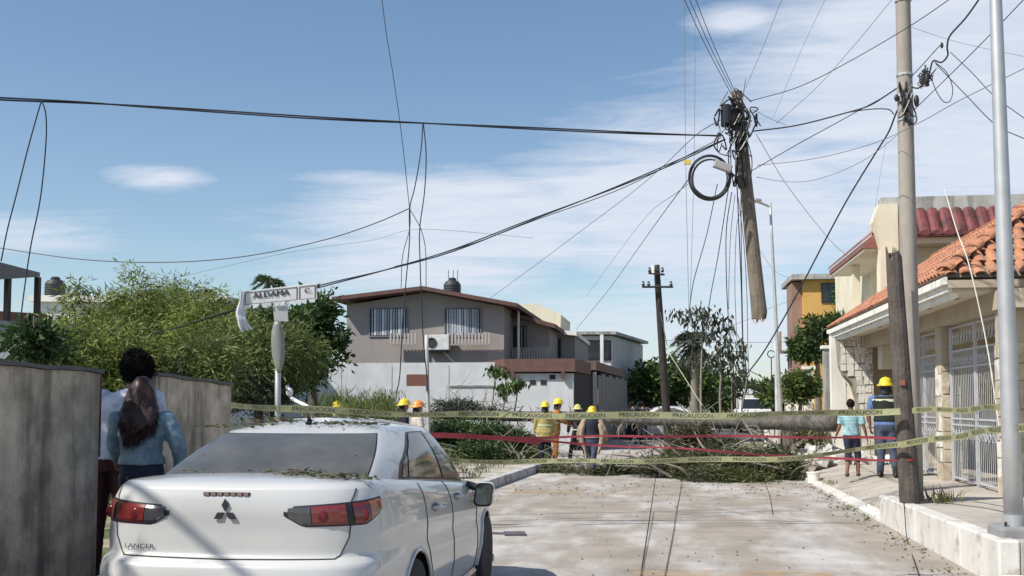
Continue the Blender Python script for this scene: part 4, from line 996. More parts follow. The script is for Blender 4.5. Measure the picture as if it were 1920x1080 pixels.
tree('broadleaf_tree', 'dark broad leaved tree right of the street sign in front of the gable house', gz(590, 27), [epx(588, 590, 27, 28, 30), epx(600, 650, 27, 34, 34), epx(560, 685, 26, 34, 34), epx(560, 620, 27, 30, 34)], 60, 5200, .22, .2, .075, lf_dark, None, .12, nlimb=20)
tree('broadleaf_tree', 'dark bushy tree hidden low behind the street sign post', gz(520, 24), [epx(515, 640, 24, 50, 55), epx(500, 700, 22, 50, 40)], 70, 8000, .24, .18, .05, lf_mid, None, .12, nlimb=14)
tree('shrub', 'small dark shrub above the wall at the far left edge', gz(55, 12), [epx(60, 640, 12, 36, 28), epx(95, 660, 12.5, 20, 16)], 24, 1800, .09, .11, .045, lf_dark, None, .04, nlimb=8, cat='shrub')
tree('shrub', 'greyish shrub with bare stems behind the street sign post near the white wall', gz(480, 15.5), [epx(460, 735, 15.5, 50, 34), epx(510, 745, 16, 36, 22)], 40, 3600, .12, .10, .02, lf_grey, None, .05, nlimb=22, cat='shrub')
# off to the left, the street tree whose shade falls on the wall, walk and onlookers
tree('street_tree', 'large tree outside the left edge shading the onlookers', (-8.4, 3.6, .1), [(-7.7, 4.9, 4.7, 1.5, 1.5, .9), (-6.7, 5.9, 4.3, 1.1, 1.2, .7), (-8.6, 3.2, 5.2, 1.8, 1.8, 1.1)], 90, 9000, .3, .2, .09, lf_mid, None, .18, nlimb=16)
# palms
def palm(label, px_, ytop, D, fr, nf, trunk_r, mat, gzv=0.0, skirt=False, px_base=None):
    top = P(px_, ytop, D); bx, by = XY(px_base or px_, D); t = thing('palm_tree', label, 'palm tree', (bx, by, gzv)); g = rg()
    MB().tube(catmull([(bx, by, gzv-.1), ((bx+top.x)/2, (by+top.y)/2, (gzv+top.z)/2), top], 5), [trunk_r*(1.15-.03*i) for i in range(11)], 8).build('trunk', palebark, t, smooth=True)
    ps = []; ds = []; stems = MB()
    for i in range(nf):
        a = g.uniform(0, 6.28); e = g.uniform(-.9 if skirt else -.5, 1.2); d = Vector((math.cos(a)*math.cos(e), math.sin(a)*math.cos(e), math.sin(e)))
        q_ = [top+d*fr*s+Vector((0, 0, -.55*fr*s*s)) for s in (0, .25, .5, .75, 1.0)]; q_ = catmull(q_, 4); stems.tube(q_, [.02*(1-.8*k/len(q_)) for k in range(len(q_))], 4)
        for k in range(4, len(q_)):
            for sgn in (-1, 1):
                tt = (q_[k]-q_[k-1]).normalized(); sd_ = tt.cross(Vector((0, 0, 1))); sd_ = sd_.normalized() if sd_.length > .01 else Vector((1, 0, 0))
                for r_ in range(2): ps.append(q_[k]+tt*.03*r_); ds.append(sd_*sgn+tt*.9+Vector((g.normal()*.15, g.normal()*.15, -.35+g.normal()*.15)))
    me = leafmesh(np.array([tuple(p-Vector((bx, by, gzv))) for p in ps]), np.array([tuple(d) for d in ds]), fr*.42, fr*.05, seedc[0]); link('fronds', me, mat, t); stems.build('frond_stems', bark, t, kind='stuff')
    return t
palm('distant fan palm behind the street sign, dark top against the sky', 503, 530, 45, .75, 22, .12, lf_dark)
palm('small fan palm crown among the trees left of the street sign', 385, 556, 40, .6, 18, .12, lf_grey)
palm('bushy fan palm behind the sapling right of the leaning dark pole', 1302, 640, 46, 1.0, 34, .16, lf_grey, skirt=True)
# wind bent saplings round the fallen trunk
def sapling(label, pts, D, clusters, mat, r=.035, group='thin wind bent saplings behind the fallen trunk', L=.28, W=.10, n=26, cs=.22):
    P3 = [P(x, y, D) for x, y in pts]; b = P3[0].copy(); g = rg(); t = thing('sapling', label, 'sapling', b, group)
    q_ = catmull(P3, 5); MB().tube(q_, [r*(1-.6*i/len(q_)) for i in range(len(q_))], 6).build('stem', palebark, t, smooth=True)
    ps = []; ds = []; tw = MB()
    for (x, y, k) in clusters:
        c = P(x, y, D)+Vector((g.normal()*.1, g.normal()*.2, 0)); near = min(q_, key=lambda v: (v-c).length); tw.tube(catmull([near, near.lerp(c, .6)+Vector((0, 0, .1)), c], 3), [.012]*7, 4)
        for i in range(int(n*k)):
            ps.append(tuple(c-b+Vector((g.normal()*cs*k, g.normal()*cs*k, g.normal()*cs*.6*k)))); ds.append((g.normal()*.5, g.normal()*.5, -1.0))
    link('foliage', leafmesh(np.array(ps), np.array(ds), L, W, seedc[0]), mat, t); tw.build('twigs', bark, t, kind='stuff'); return t
sapling('tall pale stemmed sapling with drooping crown, left of the hanging cables', [(1316, 805), (1314, 740), (1316, 660), (1318, 600)], 37, [(1268, 585, .8), (1290, 590, 1), (1305, 580, 1), (1318, 588, 1.1), (1338, 590, 1), (1355, 600, 1), (1325, 606, 1), (1300, 600, .9), (1372, 612, .8), (1345, 618, .9), (1330, 625, .7)], lf_grey, .06)
sapling('leaning sapling with drooping dark foliage under the lower end of the broken pole', [(1352, 800), (1350, 740), (1352, 690), (1345, 640)], 35, [(1345, 635, 1), (1360, 640, 1), (1376, 645, 1), (1350, 655, 1.1), (1365, 665, 1), (1380, 672, .9), (1340, 665, .8), (1352, 682, 1), (1372, 690, .8), (1388, 660, .7)], lf_grey, .05)
sapling('thin sapling with sparse leaves right of the drooping one', [(1376, 800), (1372, 750), (1374, 700), (1380, 660)], 36, [(1385, 700, .8), (1378, 720, .9), (1395, 715, .7), (1366, 730, .7), (1390, 735, .7)], lf_grey, .03)
sapling('curved bare sapling bent over to the right below the broken pole', [(1390, 805), (1392, 760), (1400, 710), (1392, 650), (1372, 608)], 34, [(1398, 690, .3), (1404, 720, .5)], lf_grey, .03)
for (px_, y0, y1, D, lab) in ((929, 690, 772, 33, 'small young tree with one round tuft in front of the white wall, leftmost'), (950, 722, 772, 32, 'short young tree with tuft at the middle of the white wall saplings'), (972, 712, 775, 32, 'young tree leaning right with wide tuft, rightmost of the white wall saplings')):
    sapling(lab, [(px_-8, y1), (px_-3, (y0+y1)/2), (px_, y0)], D, [(px_, y0, .8), (px_+8, y0+3, .7), (px_-8, y0+2, .7), (px_+3, y0+10, .6)], lf_mid, .03, 'young trees in front of the white boundary wall', .22, .09, 40, .16)
# right side trees
tree('citrus_tree', 'dark green bushy tree in front of the ochre building', gz(1530, 33, 0), [epx(1534, 618, 33, 18, 16), (epx(1560, 600, 33, 16, 8)), epx(1512, 650, 33, 22, 18)], 44, 4200, .15, .17, .075, lf_dark, None, .1, nlimb=14)
tree('citrus_tree', 'lower dark green bush behind the fallen trunk at the right pavement', gz(1505, 30, 0), [epx(1508, 722, 30, 24, 18), epx(1490, 735, 30, 14, 14)], 30, 2800, .14, .15, .065, lf_mid, None, .07, nlimb=12)
tree('citrus_tree', 'small dark tree crown against the upstairs canopy of the cream house', gz(1602, 38, 0), [epx(1603, 560, 38, 24, 14), epx(1590, 575, 38, 14, 12)], 20, 1600, .2, .17, .07, lf_dark, None, .08, nlimb=8)
tree('shrub', 'yellow green shrub beside the rubble under the right end of the fallen trunk', gz(1515, 27.5, 0), [epx(1520, 815, 27.5, 26, 20)], 20, 1500, .12, .16, .03, drygrass, None, .03, nlimb=8, cat='shrub')
tree('broadleaf_tree', 'dense green tree at the end of the street right of the dark utility pole', gz(1262, 62, 0), [epx(1255, 710, 62, 36, 36), epx(1290, 715, 64, 30, 34), epx(1225, 735, 62, 20, 26)], 80, 6500, .5, .35, .16, lf_mid, None, .2, nlimb=10)
far = [(1340, 735, 70, 28, 22), (1375, 742, 80, 24, 14), (1425, 745, 95, 26, 8), (1455, 740, 60, 16, 16), (1480, 742, 55, 16, 18), (1218, 720, 60, 12, 22)]
for i, (x, y, D, rx, ry) in enumerate(far):
    tree('broadleaf_tree', ['distant round tree behind the thin saplings', 'distant low tree left of the white work truck', 'hazy distant tree line lump right of the white work truck', 'distant tree just right of the steel lamp posts', 'distant dark tree beside the column fence', 'distant tree touching the street side of the white house'][i], gz(x, D, 0), [epx(x, y, D, rx, ry)], 30, 2200, .02*D*.35, .006*D, .0026*D, lf_mid, 'far trees at the end of the street', .1, nlimb=5)
# weeds and grass
def grass(name, label, regions, mat, cat='grass'):
    """regions: (x0,x1,y0,y1,z,h,n)"""
    g = rg(); ps = []; ds = []; ls = []
    for (x0, x1, y0, y1, z, h, n) in regions:
        cx = g.uniform(x0, x1, max(4, n//18)); cy = g.uniform(y0, y1, len(cx)); k = g.integers(0, len(cx), n)
        ps.append(np.stack([cx[k]+g.normal(size=n)*.08, cy[k]+g.normal(size=n)*.08, np.full(n, z)], 1)); ds.append(np.stack([g.normal(size=n)*.35, g.normal(size=n)*.35, np.ones(n)], 1)); ls.append(np.full(n, h)*g.uniform(.4, 1, len(cx))[k])
    me = leafmesh(np.concatenate(ps), np.concatenate(ds), np.concatenate(ls), np.concatenate(ls)*.07+.008, seedc[0], .35); o = link(name, me, mat); tag(o, label, cat, kind='stuff'); return o
a = P(560, 757, 33); b_ = P(860, 757, 33)
grass('weeds', 'tall green weeds growing along the foot of the white wall', [(a.x, PY(740, 757, 34).x, 32.5, 36, -.06, .9, 7000), (-9, -3.6, 30, 35, -.06, .5, 5000)], grassm, 'weeds')
grass('grass', 'short grass and weeds covering the vacant ground behind the kerb', [(-14, -5.1, 12, 30, .12, .28, 16000), (-4.6, -3.7, 19, 27, .15, .16, 900), (-9, -4.9, 15, 26, .13, .4, 6000)], M('lot_grass', (.10, .13, .04), .8, var=.3, island=.4, col2=(.17, .15, .07), sc2=1, trans=.2))
grass('weeds', 'small weed tuft at the foot of the broken wooden pole on the right pavement', [(3.25, 3.6, 13.9, 14.4, .35, .26, 70)], grassm, 'weeds')
grass('grass', 'bits of grass in the joint along the low right kerb', [(2.82, 2.86, 15.4, 20, .0, .07, 200), (3.0, 3.06, 15.3, 22, .1, .08, 150)], drygrass)
# shrubs and heap left of the firefighters
def heap(label, ells, n, mat, L=.16, W=.035, nb=40, br=.012, cat='brush heap', name='brush_heap', bm_=None):
    g = rg(); p, C_, ck = crown_pts(ells, max(20, n//110), n, .16, .7, .1); d = g.normal(size=p.shape); d[:, 2] *= .6
    b = Vector(ells[0][:3]); b.z = 0; t = thing(name, label, cat, b); p[:, 2] = np.maximum(p[:, 2], .02)
    link('leaves', leafmesh(p-np.array(b), d, L, W, seedc[0]), mat, t)
    for k in range(nb):
        e = ells[g.integers(0, len(ells))]; a = Vector((e[0]+g.normal()*e[3]*.6, e[1]+g.normal()*e[4]*.5, max(.03, e[2]+g.uniform(-.9, .2)*e[5]))); dd = Vector((g.normal(), g.normal()*.5, abs(g.normal())*.8)).normalized()*g.uniform(.5, 1.5)
        c = a+dd; c.z = max(.03, c.z); md = a.lerp(c, .5)+Vector((g.normal()*.1, g.normal()*.1, .06)); r0 = br*g.uniform(.6, 2.2)
        MB().tube(catmull([a, md, c], 4), [r0*(1-.75*i/8) for i in range(9)], 5).build('branch', palebark if bm_ is None else bm_, t)
    return t
heap('dark tangle of broken shrubs and torn branches left of the firefighters', [epx(870, 815, 29, 55, 24), epx(935, 820, 28.5, 50, 24), epx(978, 828, 28.5, 28, 22), epx(900, 848, 27.5, 60, 14), epx(975, 850, 27, 30, 12), epx(840, 805, 30, 30, 16)], 15000, lf_dark, .15, .04, 46, .012)
heap('large heap of torn green branches lying on the road below the fallen trunk', [epx(1400, 872, 23, 60, 24), epx(1300, 876, 23, 50, 18), epx(1484, 872, 22.6, 24, 30), epx(1225, 874, 23.5, 50, 9), epx(1360, 892, 22.3, 90, 8), epx(1450, 866, 23.5, 30, 26), epx(1340, 858, 23.5, 30, 14), epx(1270, 866, 23.5, 22, 12)], 27000, leafmat('torn_leaf', (.09, .11, .04), .6, .25, (.07, .065, .04)), .13, .022, 60, .02)
heap('low scatter of leafy twigs on the road in front of the centre firefighter', [epx(1060, 884, 25, 60, 5), epx(1180, 880, 24.5, 60, 8), epx(1130, 890, 24, 50, 4), epx(1030, 872, 26.5, 40, 6)], 6500, lf_dry, .12, .02, 16, .01)
heap('brown broken brush hanging under the middle of the fallen trunk', [epx(1300, 822, 26.5, 35, 20), epx(1350, 838, 26, 34, 14), epx(1270, 845, 26.5, 18, 12)], 9000, lf_dry, .15, .03, 16, .012)
heap('grey brush tangle at the left end of the fallen trunk', [epx(860, 765, 30.5, 50, 14), epx(910, 775, 30.5, 40, 14)], 3500, lf_grey, .14, .03, 36, .012)
# rubble right, under trunk end
rb = MB(); g = rg()
for i in range(260):
    x = 3.0+abs(g.normal())*1.0; y = 24+g.uniform(0, 4.5); s = g.uniform(.04, .17); m_ = Matrix.Rotation(g.uniform(0, 3), 3, Vector((g.normal(), g.normal(), g.normal())).normalized())
    rb.obox((x, y, .15+s*.4+max(0, .35-abs(x-3.8)*.3)*g.uniform(0, 1)), s, s*g.uniform(.4, 1), s*g.uniform(.2, .6), m=m_)
o = rb.build('rubble', M('rubble_white', (.55, .53, .49), .9, var=.2, scale=3)); tag(o, 'pale broken concrete rubble on the right pavement under the trunk end', 'rubble', kind='stuff')
bk = thing('white_bucket', 'small white plastic tub on the road at the right end of the branch heap', 'tub', gz(1523, 21.4, .0))
c = P(1523, 757, 21.4); MB().lathe([(.11, 0), (.13, .2), (.14, .2), (.14, .225), (.12, .225), (.1, .03)], (c.x, c.y, .02), 18).build('tub_body', whitem, bk, smooth=False)
# ------------------------------------------------------------------ fallen trunk
FT = thing('fallen_tree', 'long fallen tree trunk with stubs of broken twigs lying level across the street', 'fallen tree', P(1200, 780, 28))
tp = [P(800, 777, 31), P(950, 780, 30), (P(1150, 784, 28.5)), P(1300, 788, 27.3), P(1450, 791, 26), P(1572, 793, 25)]
q_ = catmull(tp, 8); n = len(q_); MB().tube(q_, [.125+.09*(i/n)+.008*math.sin(i*1.7) for i in range(n)], 12).build('trunk', M('grey_bark', (.14, .128, .11), .95, var=.3, scale=9, bump=1, bscale=18, streak=((.04, .035, .03), .6, 9)), FT, smooth=True)
g = rg()
for i in range(200):
    k = int(g.uniform(0, n-1)); c = q_[k]; upd = 1 if g.random() < .5 else -1; l = g.uniform(.10, .34) if upd > 0 else g.uniform(.12, .5); th = g.normal()*.4
    e = c+Vector((th*l, g.normal()*.1, upd*l)); st = c+Vector((0, -.08, upd*.08)); r0 = g.uniform(.012, .03)
    MB().tube(catmull([st, st.lerp(e, .5)+Vector((g.normal()*.04, -.03, 0)), e], 3), [r0*(1-.6*j/6) for j in range(7)], 5).build('twig_stub', bark if g.random() < .88 else palebark, FT)
MB().tube(catmull([P(1400, 800, 25.6), P(1440, 825, 25), P(1475, 850, 24.6), P(1500, 858, 24.4)], 5), [.05*(1-.5*i/16) for i in range(16)], 7).build('limb', bark, FT)
MB().tube(catmull([P(1400, 800, 25.6), P(1420, 800, 25), P(1432, 830, 24.6)], 5), .02, 5).build('limb', bark, FT)
MB().prism([tuple(P(x, y, 26.5)) for x, y in ((1556, 803), (1600, 803), (1600, 840), (1556, 840))], (0, .4, 0)).build('root_block', bark, FT) if False else None
sp2 = thing('concrete_block', 'white painted concrete block and dark stump propping the right part of the fallen trunk', 'block', gz(1440, 27.5, 0))
c = P(1450, 757, 27.4); MB().box(c.x-.22, c.x+.1, c.y-.2, c.y+.2, 0, 1.0).build('block', whitem, sp2, bevel=.02); MB().lathe([(.22, 0), (.2, .5), (.19, 1.0)], (c.x+.36, c.y, 0), 12).build('stump', bark, sp2)

g = rg(); p_, C__, ck_ = crown_pts([epx(640, 775, 33, 50, 16), epx(715, 770, 33, 40, 17), epx(590, 782, 33, 25, 10), epx(690, 785, 31, 70, 9)], 90, 10000, .22, 1.2, .2)
dd_ = g.normal(size=p_.shape)*.45; dd_[:, 2] = 1
o = link('weeds', leafmesh(p_, dd_, .22, .02, 77), None); o.data.materials.append(leafmat('weed_leaf', (.13, .18, .045), .4, .35, (.18, .19, .08))); tag(o, 'bright green mound of tall weeds at the foot of the white wall, left part', 'weeds', kind='stuff')

g = rg(); n_ = 420
xs = np.where(g.random(n_) < .35, 2.78-np.abs(g.normal(size=n_))*.18, g.uniform(-3, 2.8, n_)); ys_ = np.where(xs > 2.3, g.uniform(10, 22, n_), 21.8-np.abs(g.normal(size=n_))*2.6)
p_ = np.stack([xs, ys_, np.full(n_, .012)], 1); dd_ = g.normal(size=p_.shape); dd_[:, 2] *= .12
o = link('leaf_litter', leafmesh(p_, dd_, .06, .022, 91), M('litter_leaf', (.09, .085, .035), .8, var=.3, island=.5, col2=(.14, .10, .05), sc2=2)); tag(o, 'dry leaves and leaf bits strewn over the road near the branch heap and kerb', 'leaf litter', kind='stuff')
# ------------------------------------------------------------------ poles
def px_pole(name, label, x0, y0, x1, y1, D, gz_, r0, r1, mat, z_extra=0, n=14, seg=8, D1=None):
    """pole from base pixel (x0,y0) to top pixel (x1,y1)"""
    b = P(x0, y0, D); b.z = gz_; tp = P(x1, y1, D1 or D)
    d = (tp-b); top = tp+d.normalized()*z_extra
    t = thing(name, label, 'pole', b)
    pts = [b.lerp(top, i/seg) for i in range(seg+1)]; pts[0] = pts[0]-Vector((0, 0, .15))
    MB().tube(pts, [r0+(r1-r0)*i/seg for i in range(seg+1)], n).build('shaft', mat, t, smooth=True); return t, b, top
D1_ = 13.55
cp, cb_, ct_ = px_pole('utility_pole', 'tall intact concrete utility pole behind the broken wooden stub on the right', 1713, 935, 1693, 0, 13.8, .34, .125, .088, poleconc, 1.6, n=8)
for z_, hh in ((5.62, .035), (5.3, .03), (5.9, .03), (6.9, .02)):
    q_ = cb_.lerp(ct_, (z_-cb_.z)/(ct_.z-cb_.z)); MB().lathe([(.108, 0), (.108, hh)], q_, 12).build('band', greymet, cp)
q_ = cb_.lerp(ct_, (5.5-cb_.z)/(ct_.z-cb_.z))
mq = MB()
for k in range(9): mq.tube(catmull([q_+Vector((rnd.uniform(-.12, .1), -.1, rnd.uniform(-.3, .35))), q_+Vector((rnd.uniform(-.16, .16), -.14, rnd.uniform(-.3, .3))), q_+Vector((rnd.uniform(-.1, .16), -.1, rnd.uniform(-.3, .3)))], 4), .009, 4)
mq.ell(q_+Vector((.13, -.06, .05)), .035, .035, .08).ell(q_+Vector((-.12, -.06, .1)), .03, .03, .05); mq.build('cable_clamps', trimb, cp)
# silver lamp post on a block
lp, lb, lt = px_pole('lamp_post', 'shiny galvanised steel lamp post on a grey pedestal at the right edge', 1901, 975, 1867, 0, 9.75, .62, .086, .047, greymet, 1.2, n=28)
c = lb; MB().lathe([(.15, -.16), (.15, -.13), (.10, -.12), (.098, -.02)], (c.x, c.y, .62), 24).build('base_flange', greymet, lp)
MB().box(c.x-.17, c.x+.3, c.y-.2, c.y+.25, .37, .50).build('pedestal', M('pedestal_grey', (.25, .25, .25), .9, var=.1, bump=.2), lp, bevel=.03)
for dx, dy in ((-.1, -.1), (.1, -.1)): MB().lathe([(.014, 0), (.014, .05)], (c.x+dx, c.y+dy, .49), 8).build('bolt', darkmet, lp)
# broken wooden stub
st = thing('broken_pole_stub', 'dark broken wooden pole stub with splintered top leaning in front of the concrete pole', 'pole', P(1707, 940, 13.4))
b = P(1707, 942, 13.4); b.z = .33; tp = P(1676, 490, 13.4); n = 14; m = MB(); rgs = []
for i in range(11):
    c = b.lerp(tp, i/10); r = .128-.028*i/10
    if i == 0: c = c-Vector((0, 0, .1))
    rgs.append([c+Vector((math.cos(a)*r, math.sin(a)*r, (rnd.uniform(-.12, .14)+(.12 if math.cos(a) < 0 else 0)) if i == 10 else 0)) for a in [2*math.pi*k/n for k in range(n)]])
m.rings(rgs).build('shaft', M('stub_wood', (.10, .083, .07), .9, var=.2, scale=6, bump=.7, bscale=25, streak=((.05, .042, .035), .7, 24)), st, smooth=False)
sp_ = MB()
for k in range(12):
    a = rnd.uniform(0, 6.28); r = rnd.uniform(.02, .09); c = tp+Vector((math.cos(a)*r, math.sin(a)*r, -.15)); sp_.tube([c, c+Vector((rnd.uniform(-.02, .02), 0, rnd.uniform(.18, .36)))], [.014, .002], 4)
sp_.build('splinters', M('stub_wood'), st)
c = b.lerp(tp, .5)+Vector((-.02, -.115, 0)); MB().obox(c, .03, .02, .035).build('rust_plate', M('rust', (.25, .10, .06), .8), st)
# hanging broken pole
hp = thing('hanging_broken_pole', 'snapped upper half of a wooden pole hanging tilted in the air from its cables', 'pole', P(1400, 400, 15))
DH = 15.0
h0, h1 = P(1381, 172, DH), P(1424, 590, DH); m = MB(); rgs = []
for i in range(13):
    c = h0.lerp(h1, i/12); r = .078+.03*i/12
    rgs.append([c+Vector((math.cos(a)*r, math.sin(a)*r, (rnd.uniform(-.12, .10) if i == 12 else 0))) for a in [2*math.pi*k/14 for k in range(14)]])
m.rings(rgs).build('shaft', M('pole_wood_pale', (.20, .165, .125), .9, var=.18, scale=6, bump=.5, bscale=30, streak=((.09, .07, .055), .6, 20)), hp, smooth=False)
sp_ = MB()
for k in range(16):
    a = rnd.uniform(0, 6.28); r = rnd.uniform(.01, .09); c = h1+Vector((math.cos(a)*r, math.sin(a)*r, .06)); sp_.tube([c, c+Vector((rnd.uniform(-.05, .03), rnd.uniform(-.02, .02), -rnd.uniform(.08, .22)))], [.016, .003], 4)
sp_.build('splinters', woodfresh, hp)
# hardware bunch near its top
hw = MB()
for (x, y, rx, rz) in ((1362, 215, .075, .14), (1358, 222, .05, .12), (1374, 222, .04, .14)): c = P(x, y, DH-.12); hw.lathe([(rx*.8, -rz), (rx, -rz*.9), (rx, rz*.9), (rx*.8, rz)], c, 10)
for k in range(46):
    x = rnd.gauss(1378, 17); y = rnd.gauss(238, 24); p_ = [P(x+rnd.gauss(0, 9), y+rnd.gauss(0, 14), DH-.13-rnd.random()*.05) for _ in range(4)]
    hw.tube(catmull(p_, 4), rnd.uniform(.006, .013), 4)
for k in range(16):
    x = rnd.gauss(1384, 9); p_ = [P(x, 250, DH-.12), P(x+rnd.gauss(0, 5), 300, DH-.13), P(x+rnd.gauss(0, 6), 350, DH-.12)]
    hw.tube(catmull(p_, 5), rnd.uniform(.005, .009), 4)
hw.build('cable_hardware', trimb, hp)
wi = MB(); c = P(1403, 222, DH-.1); wi.lathe([(.02, -.14), (.035, -.1), (.03, -.03), (.045, 0), (.03, .04), (.035, .1), (.015, .13)], c, 12); wi.build('white_insulator', M('insulator_white', (.75, .75, .72), .3), hp)
MB().tube([P(1383, 330, DH-.11), P(1392, 352, DH-.11)], .05, 8).build('clamp', trimb, hp)
# cable coil
cl = thing('cable_coil', 'coil of black cable hanging left of the broken pole with a grey splice box', 'cable coil', P(1330, 333, DH-.3))
m = MB()
for k in range(5):
    rr = 33+k*1.6; cx, cy = 1331+rnd.uniform(-2, 2), 334+rnd.uniform(-2, 3)
    m.tube([P(cx+rr*math.cos(a), cy+rr*1.08*math.sin(a), DH-.3+.03*k+.05*math.sin(a)) for a in [2*math.pi*i/30 for i in range(31)]], .011, 6)
m.tube(catmull([P(1296, 335, DH-.3), P(1300, 352, DH-.34), P(1318, 368, DH-.34), P(1340, 371, DH-.34), P(1358, 362, DH-.32)], 6), .022, 6)
m.tube(catmull([P(1340, 300, DH-.3), P(1360, 315, DH-.25), P(1376, 330, DH-.15)], 6), .02, 6)
m.build('coiled_cable', wirem, cl)
c = P(1355, 312, DH-.36); MB().obox(c, .13, .045, .055, m=(Matrix.Rotation(YAW, 3, 'Z') @ Matrix.Rotation(R(20), 3, 'Y'))).build('splice_box', M('grey_plastic', (.38, .36, .36), .6), cl, bevel=.015)
c = P(1289, 304, DH-.3); MB().obox(c, .05, .02, .03).build('yellow_tag', M('tag_yellow', (.6, .45, .12), .6), cl)
# dark far utility pole
fp, fb, ft = px_pole('utility_pole', 'leaning dark wooden utility pole with cross arm behind the fallen trunk', 1255, 857, 1231, 497, 32, 0, .135, .09, wooddark, n=12)
for (x0, x1, y, dy) in ((1204, 1262, 538, 0), (1216, 1246, 512, 3)):
    a, b_ = P(x0, y, 31.8), P(x1, y+dy, 31.8); MB().tube([a, b_], .035, 6).build('cross_arm', darkmet, fp)
    for x in (x0+2, x0+12, x1-4): c = P(x, y-6, 31.8); MB().lathe([(.03, -.08), (.055, -.02), (.03, .03), (.04, .07)], c, 8).build('insulator', trimb, fp)
c = P(1225, 505, 31.8); MB().lathe([(.05, -.12), (.06, 0), (.05, .12)], c, 10).build('cutout', whitem, fp)
MB().tube([P(1238, 585, 31.8), P(1251, 648, 31.8)], .012, 4).build('ground_wire', wireg, fp)
# street lamp behind
sl, sb, stp = px_pole('street_lamp', 'thin tall steel street lamp pole with short arm between the broken pole and the houses', 1468, 838, 1444, 380, 29, 0, .062, .034, greymet, n=12)
MB().tube([P(1445, 388, 29), P(1430, 382, 29), P(1416, 377, 28.8)], .035, 6).build('arm', greymet, sl); MB().ell(P(1411, 376, 28.8), .26, .12, .07, 10, 6).build('lamp_head', greymet, sl, smooth=True)
px_pole('utility_pole', 'short grey pole standing just left of the thin street lamp', 1459, 815, 1455, 640, 33, 0, .08, .06, polegrey)
lc = thing('ornate_lamp', 'small round iron lamp scroll beyond the street lamp', 'lamp', gz(1446, 36, 0))
c = P(1446, 664, 36); MB().tube([c+Vector((.12*math.cos(a), 0, .12*math.sin(a))) for a in [2*math.pi*i/16 for i in range(17)]], .018, 5).tube([c-Vector((0, 0, .12)), Vector((c.x, c.y, 0))], .02, 6).build('scroll', wooddark, lc)
# brown sign on grey pole
sg_, sgb, sgt = px_pole('brown_sign', 'blank brown rectangular sign on a thin grey pole leaning before the white wall', 805, 815, 800, 628, 26, .1, .048, .042, polegrey)
p = P(762, 724, 25.95); q_ = P(803, 702, 25.95); MB().hexa([(p.x, p.y, p.z), (q_.x, q_.y-.06, p.z), (q_.x, q_.y-.03, p.z), (p.x, p.y+.03, p.z), (p.x, p.y, q_.z), (q_.x, q_.y-.06, q_.z), (q_.x, q_.y-.03, q_.z), (p.x, p.y+.03, q_.z)]).build('sign_board', M('brown_sign', (.17, .075, .05), .6, var=.08), sg_)
sg_['category'] = 'sign'
# ------------------------------------------------------------------ street name sign
DS = 13.0; sn = thing('street_name_sign', 'white street name sign reading ALDAMA on a metal post, torn plastic hanging from it', 'street sign', (*XY(521, DS), .15))
b = P(522, 790, DS); b.z = .1; tp = P(522, 560, DS)
MB().tube([b, tp], .036, 10).build('post', greymet, sn, smooth=True)
def qd(pts, D, t=.02): a = [P(x, y, D) for x, y in pts]; n_ = FWD*t; return a, n_
pl, n_ = qd([(456, 546), (593, 531), (595, 561), (455, 574)], DS-.06)
MB().prism(pl, n_*.8).build('plate', M('sign_white', (.66, .65, .66), .35, var=.04, streak=((.5, .5, .5), .2, 6)), sn, bevel=.004)
fr = MB()
def border(x0, x1, pad, D, mbx, wd=.9):
    f_ = lambda x: 546+(x-456)*(531-546)/137
    g_ = lambda x: 574+(x-455)*(561-574)/140
    for (xa, ya, xb, yb_) in ((x0, f_(x0)+pad, x1, f_(x1)+pad), (x0, g_(x0)-pad, x1, g_(x1)-pad)):
        mbx.prism([P(xa, ya, D), P(xb, yb_, D), P(xb, yb_+wd, D), P(xa, ya+wd, D)], FWD*.003)
    for x in (x0, x1): mbx.prism([P(x, f_(x)+pad, D), P(x+wd*1.3, f_(x)+pad, D), P(x+wd*1.3, g_(x)-pad+wd, D), P(x, g_(x)-pad+wd, D)], FWD*.003)
border(459, 556, 3.0, DS-.066, fr); border(561, 590, 3.0, DS-.066, fr); fr.build('border_lines', badge, sn)
def put_text(txt, cx, cy, hpx, D, rot, mat, par, wide=1.0, bold=0.004, name='letters'):
    vs, fs = text_geo(txt, 1.0); h = max(v.y for v in vs)-min(v.y for v in vs); k = hpx/h
    o = []
    for v in vs:
        x, y = v.x*k*wide, v.y*k; o.append(P(cx+x*math.cos(rot)+y*math.sin(rot)*0, cy-y-x*math.sin(rot), D))
    m = MB(); m.v = [tuple(p) for p in o]; m.f = fs; 
    m2 = MB(); m2.v = [tuple(p+RGT*bold) for p in o]; m2.f = fs; b_ = len(m.v); m.v += [tuple(p+RGT*bold-FWD*.0006) for p in o]; m.f += [tuple(i+b_ for i in f) for f in fs]
    return m.build(name, mat, par)
put_text('ALDAMA', 508, 551.8, 10.5, DS-.068, .10, badge, sn, 1.12, .008)
put_text('C.', 577, 545, 9, DS-.068, .10, badge, sn, 1.2, .006)
put_text('TAM.', 576, 556, 2.6, DS-.068, .10, badge, sn, 1.2, .001) if False else None
MB().prism([P(511, 571, DS-.05), P(538, 568, DS-.05), P(540, 603, DS-.05), P(514, 601, DS-.05)], FWD*.03).build('bracket_plate', greymet, sn)
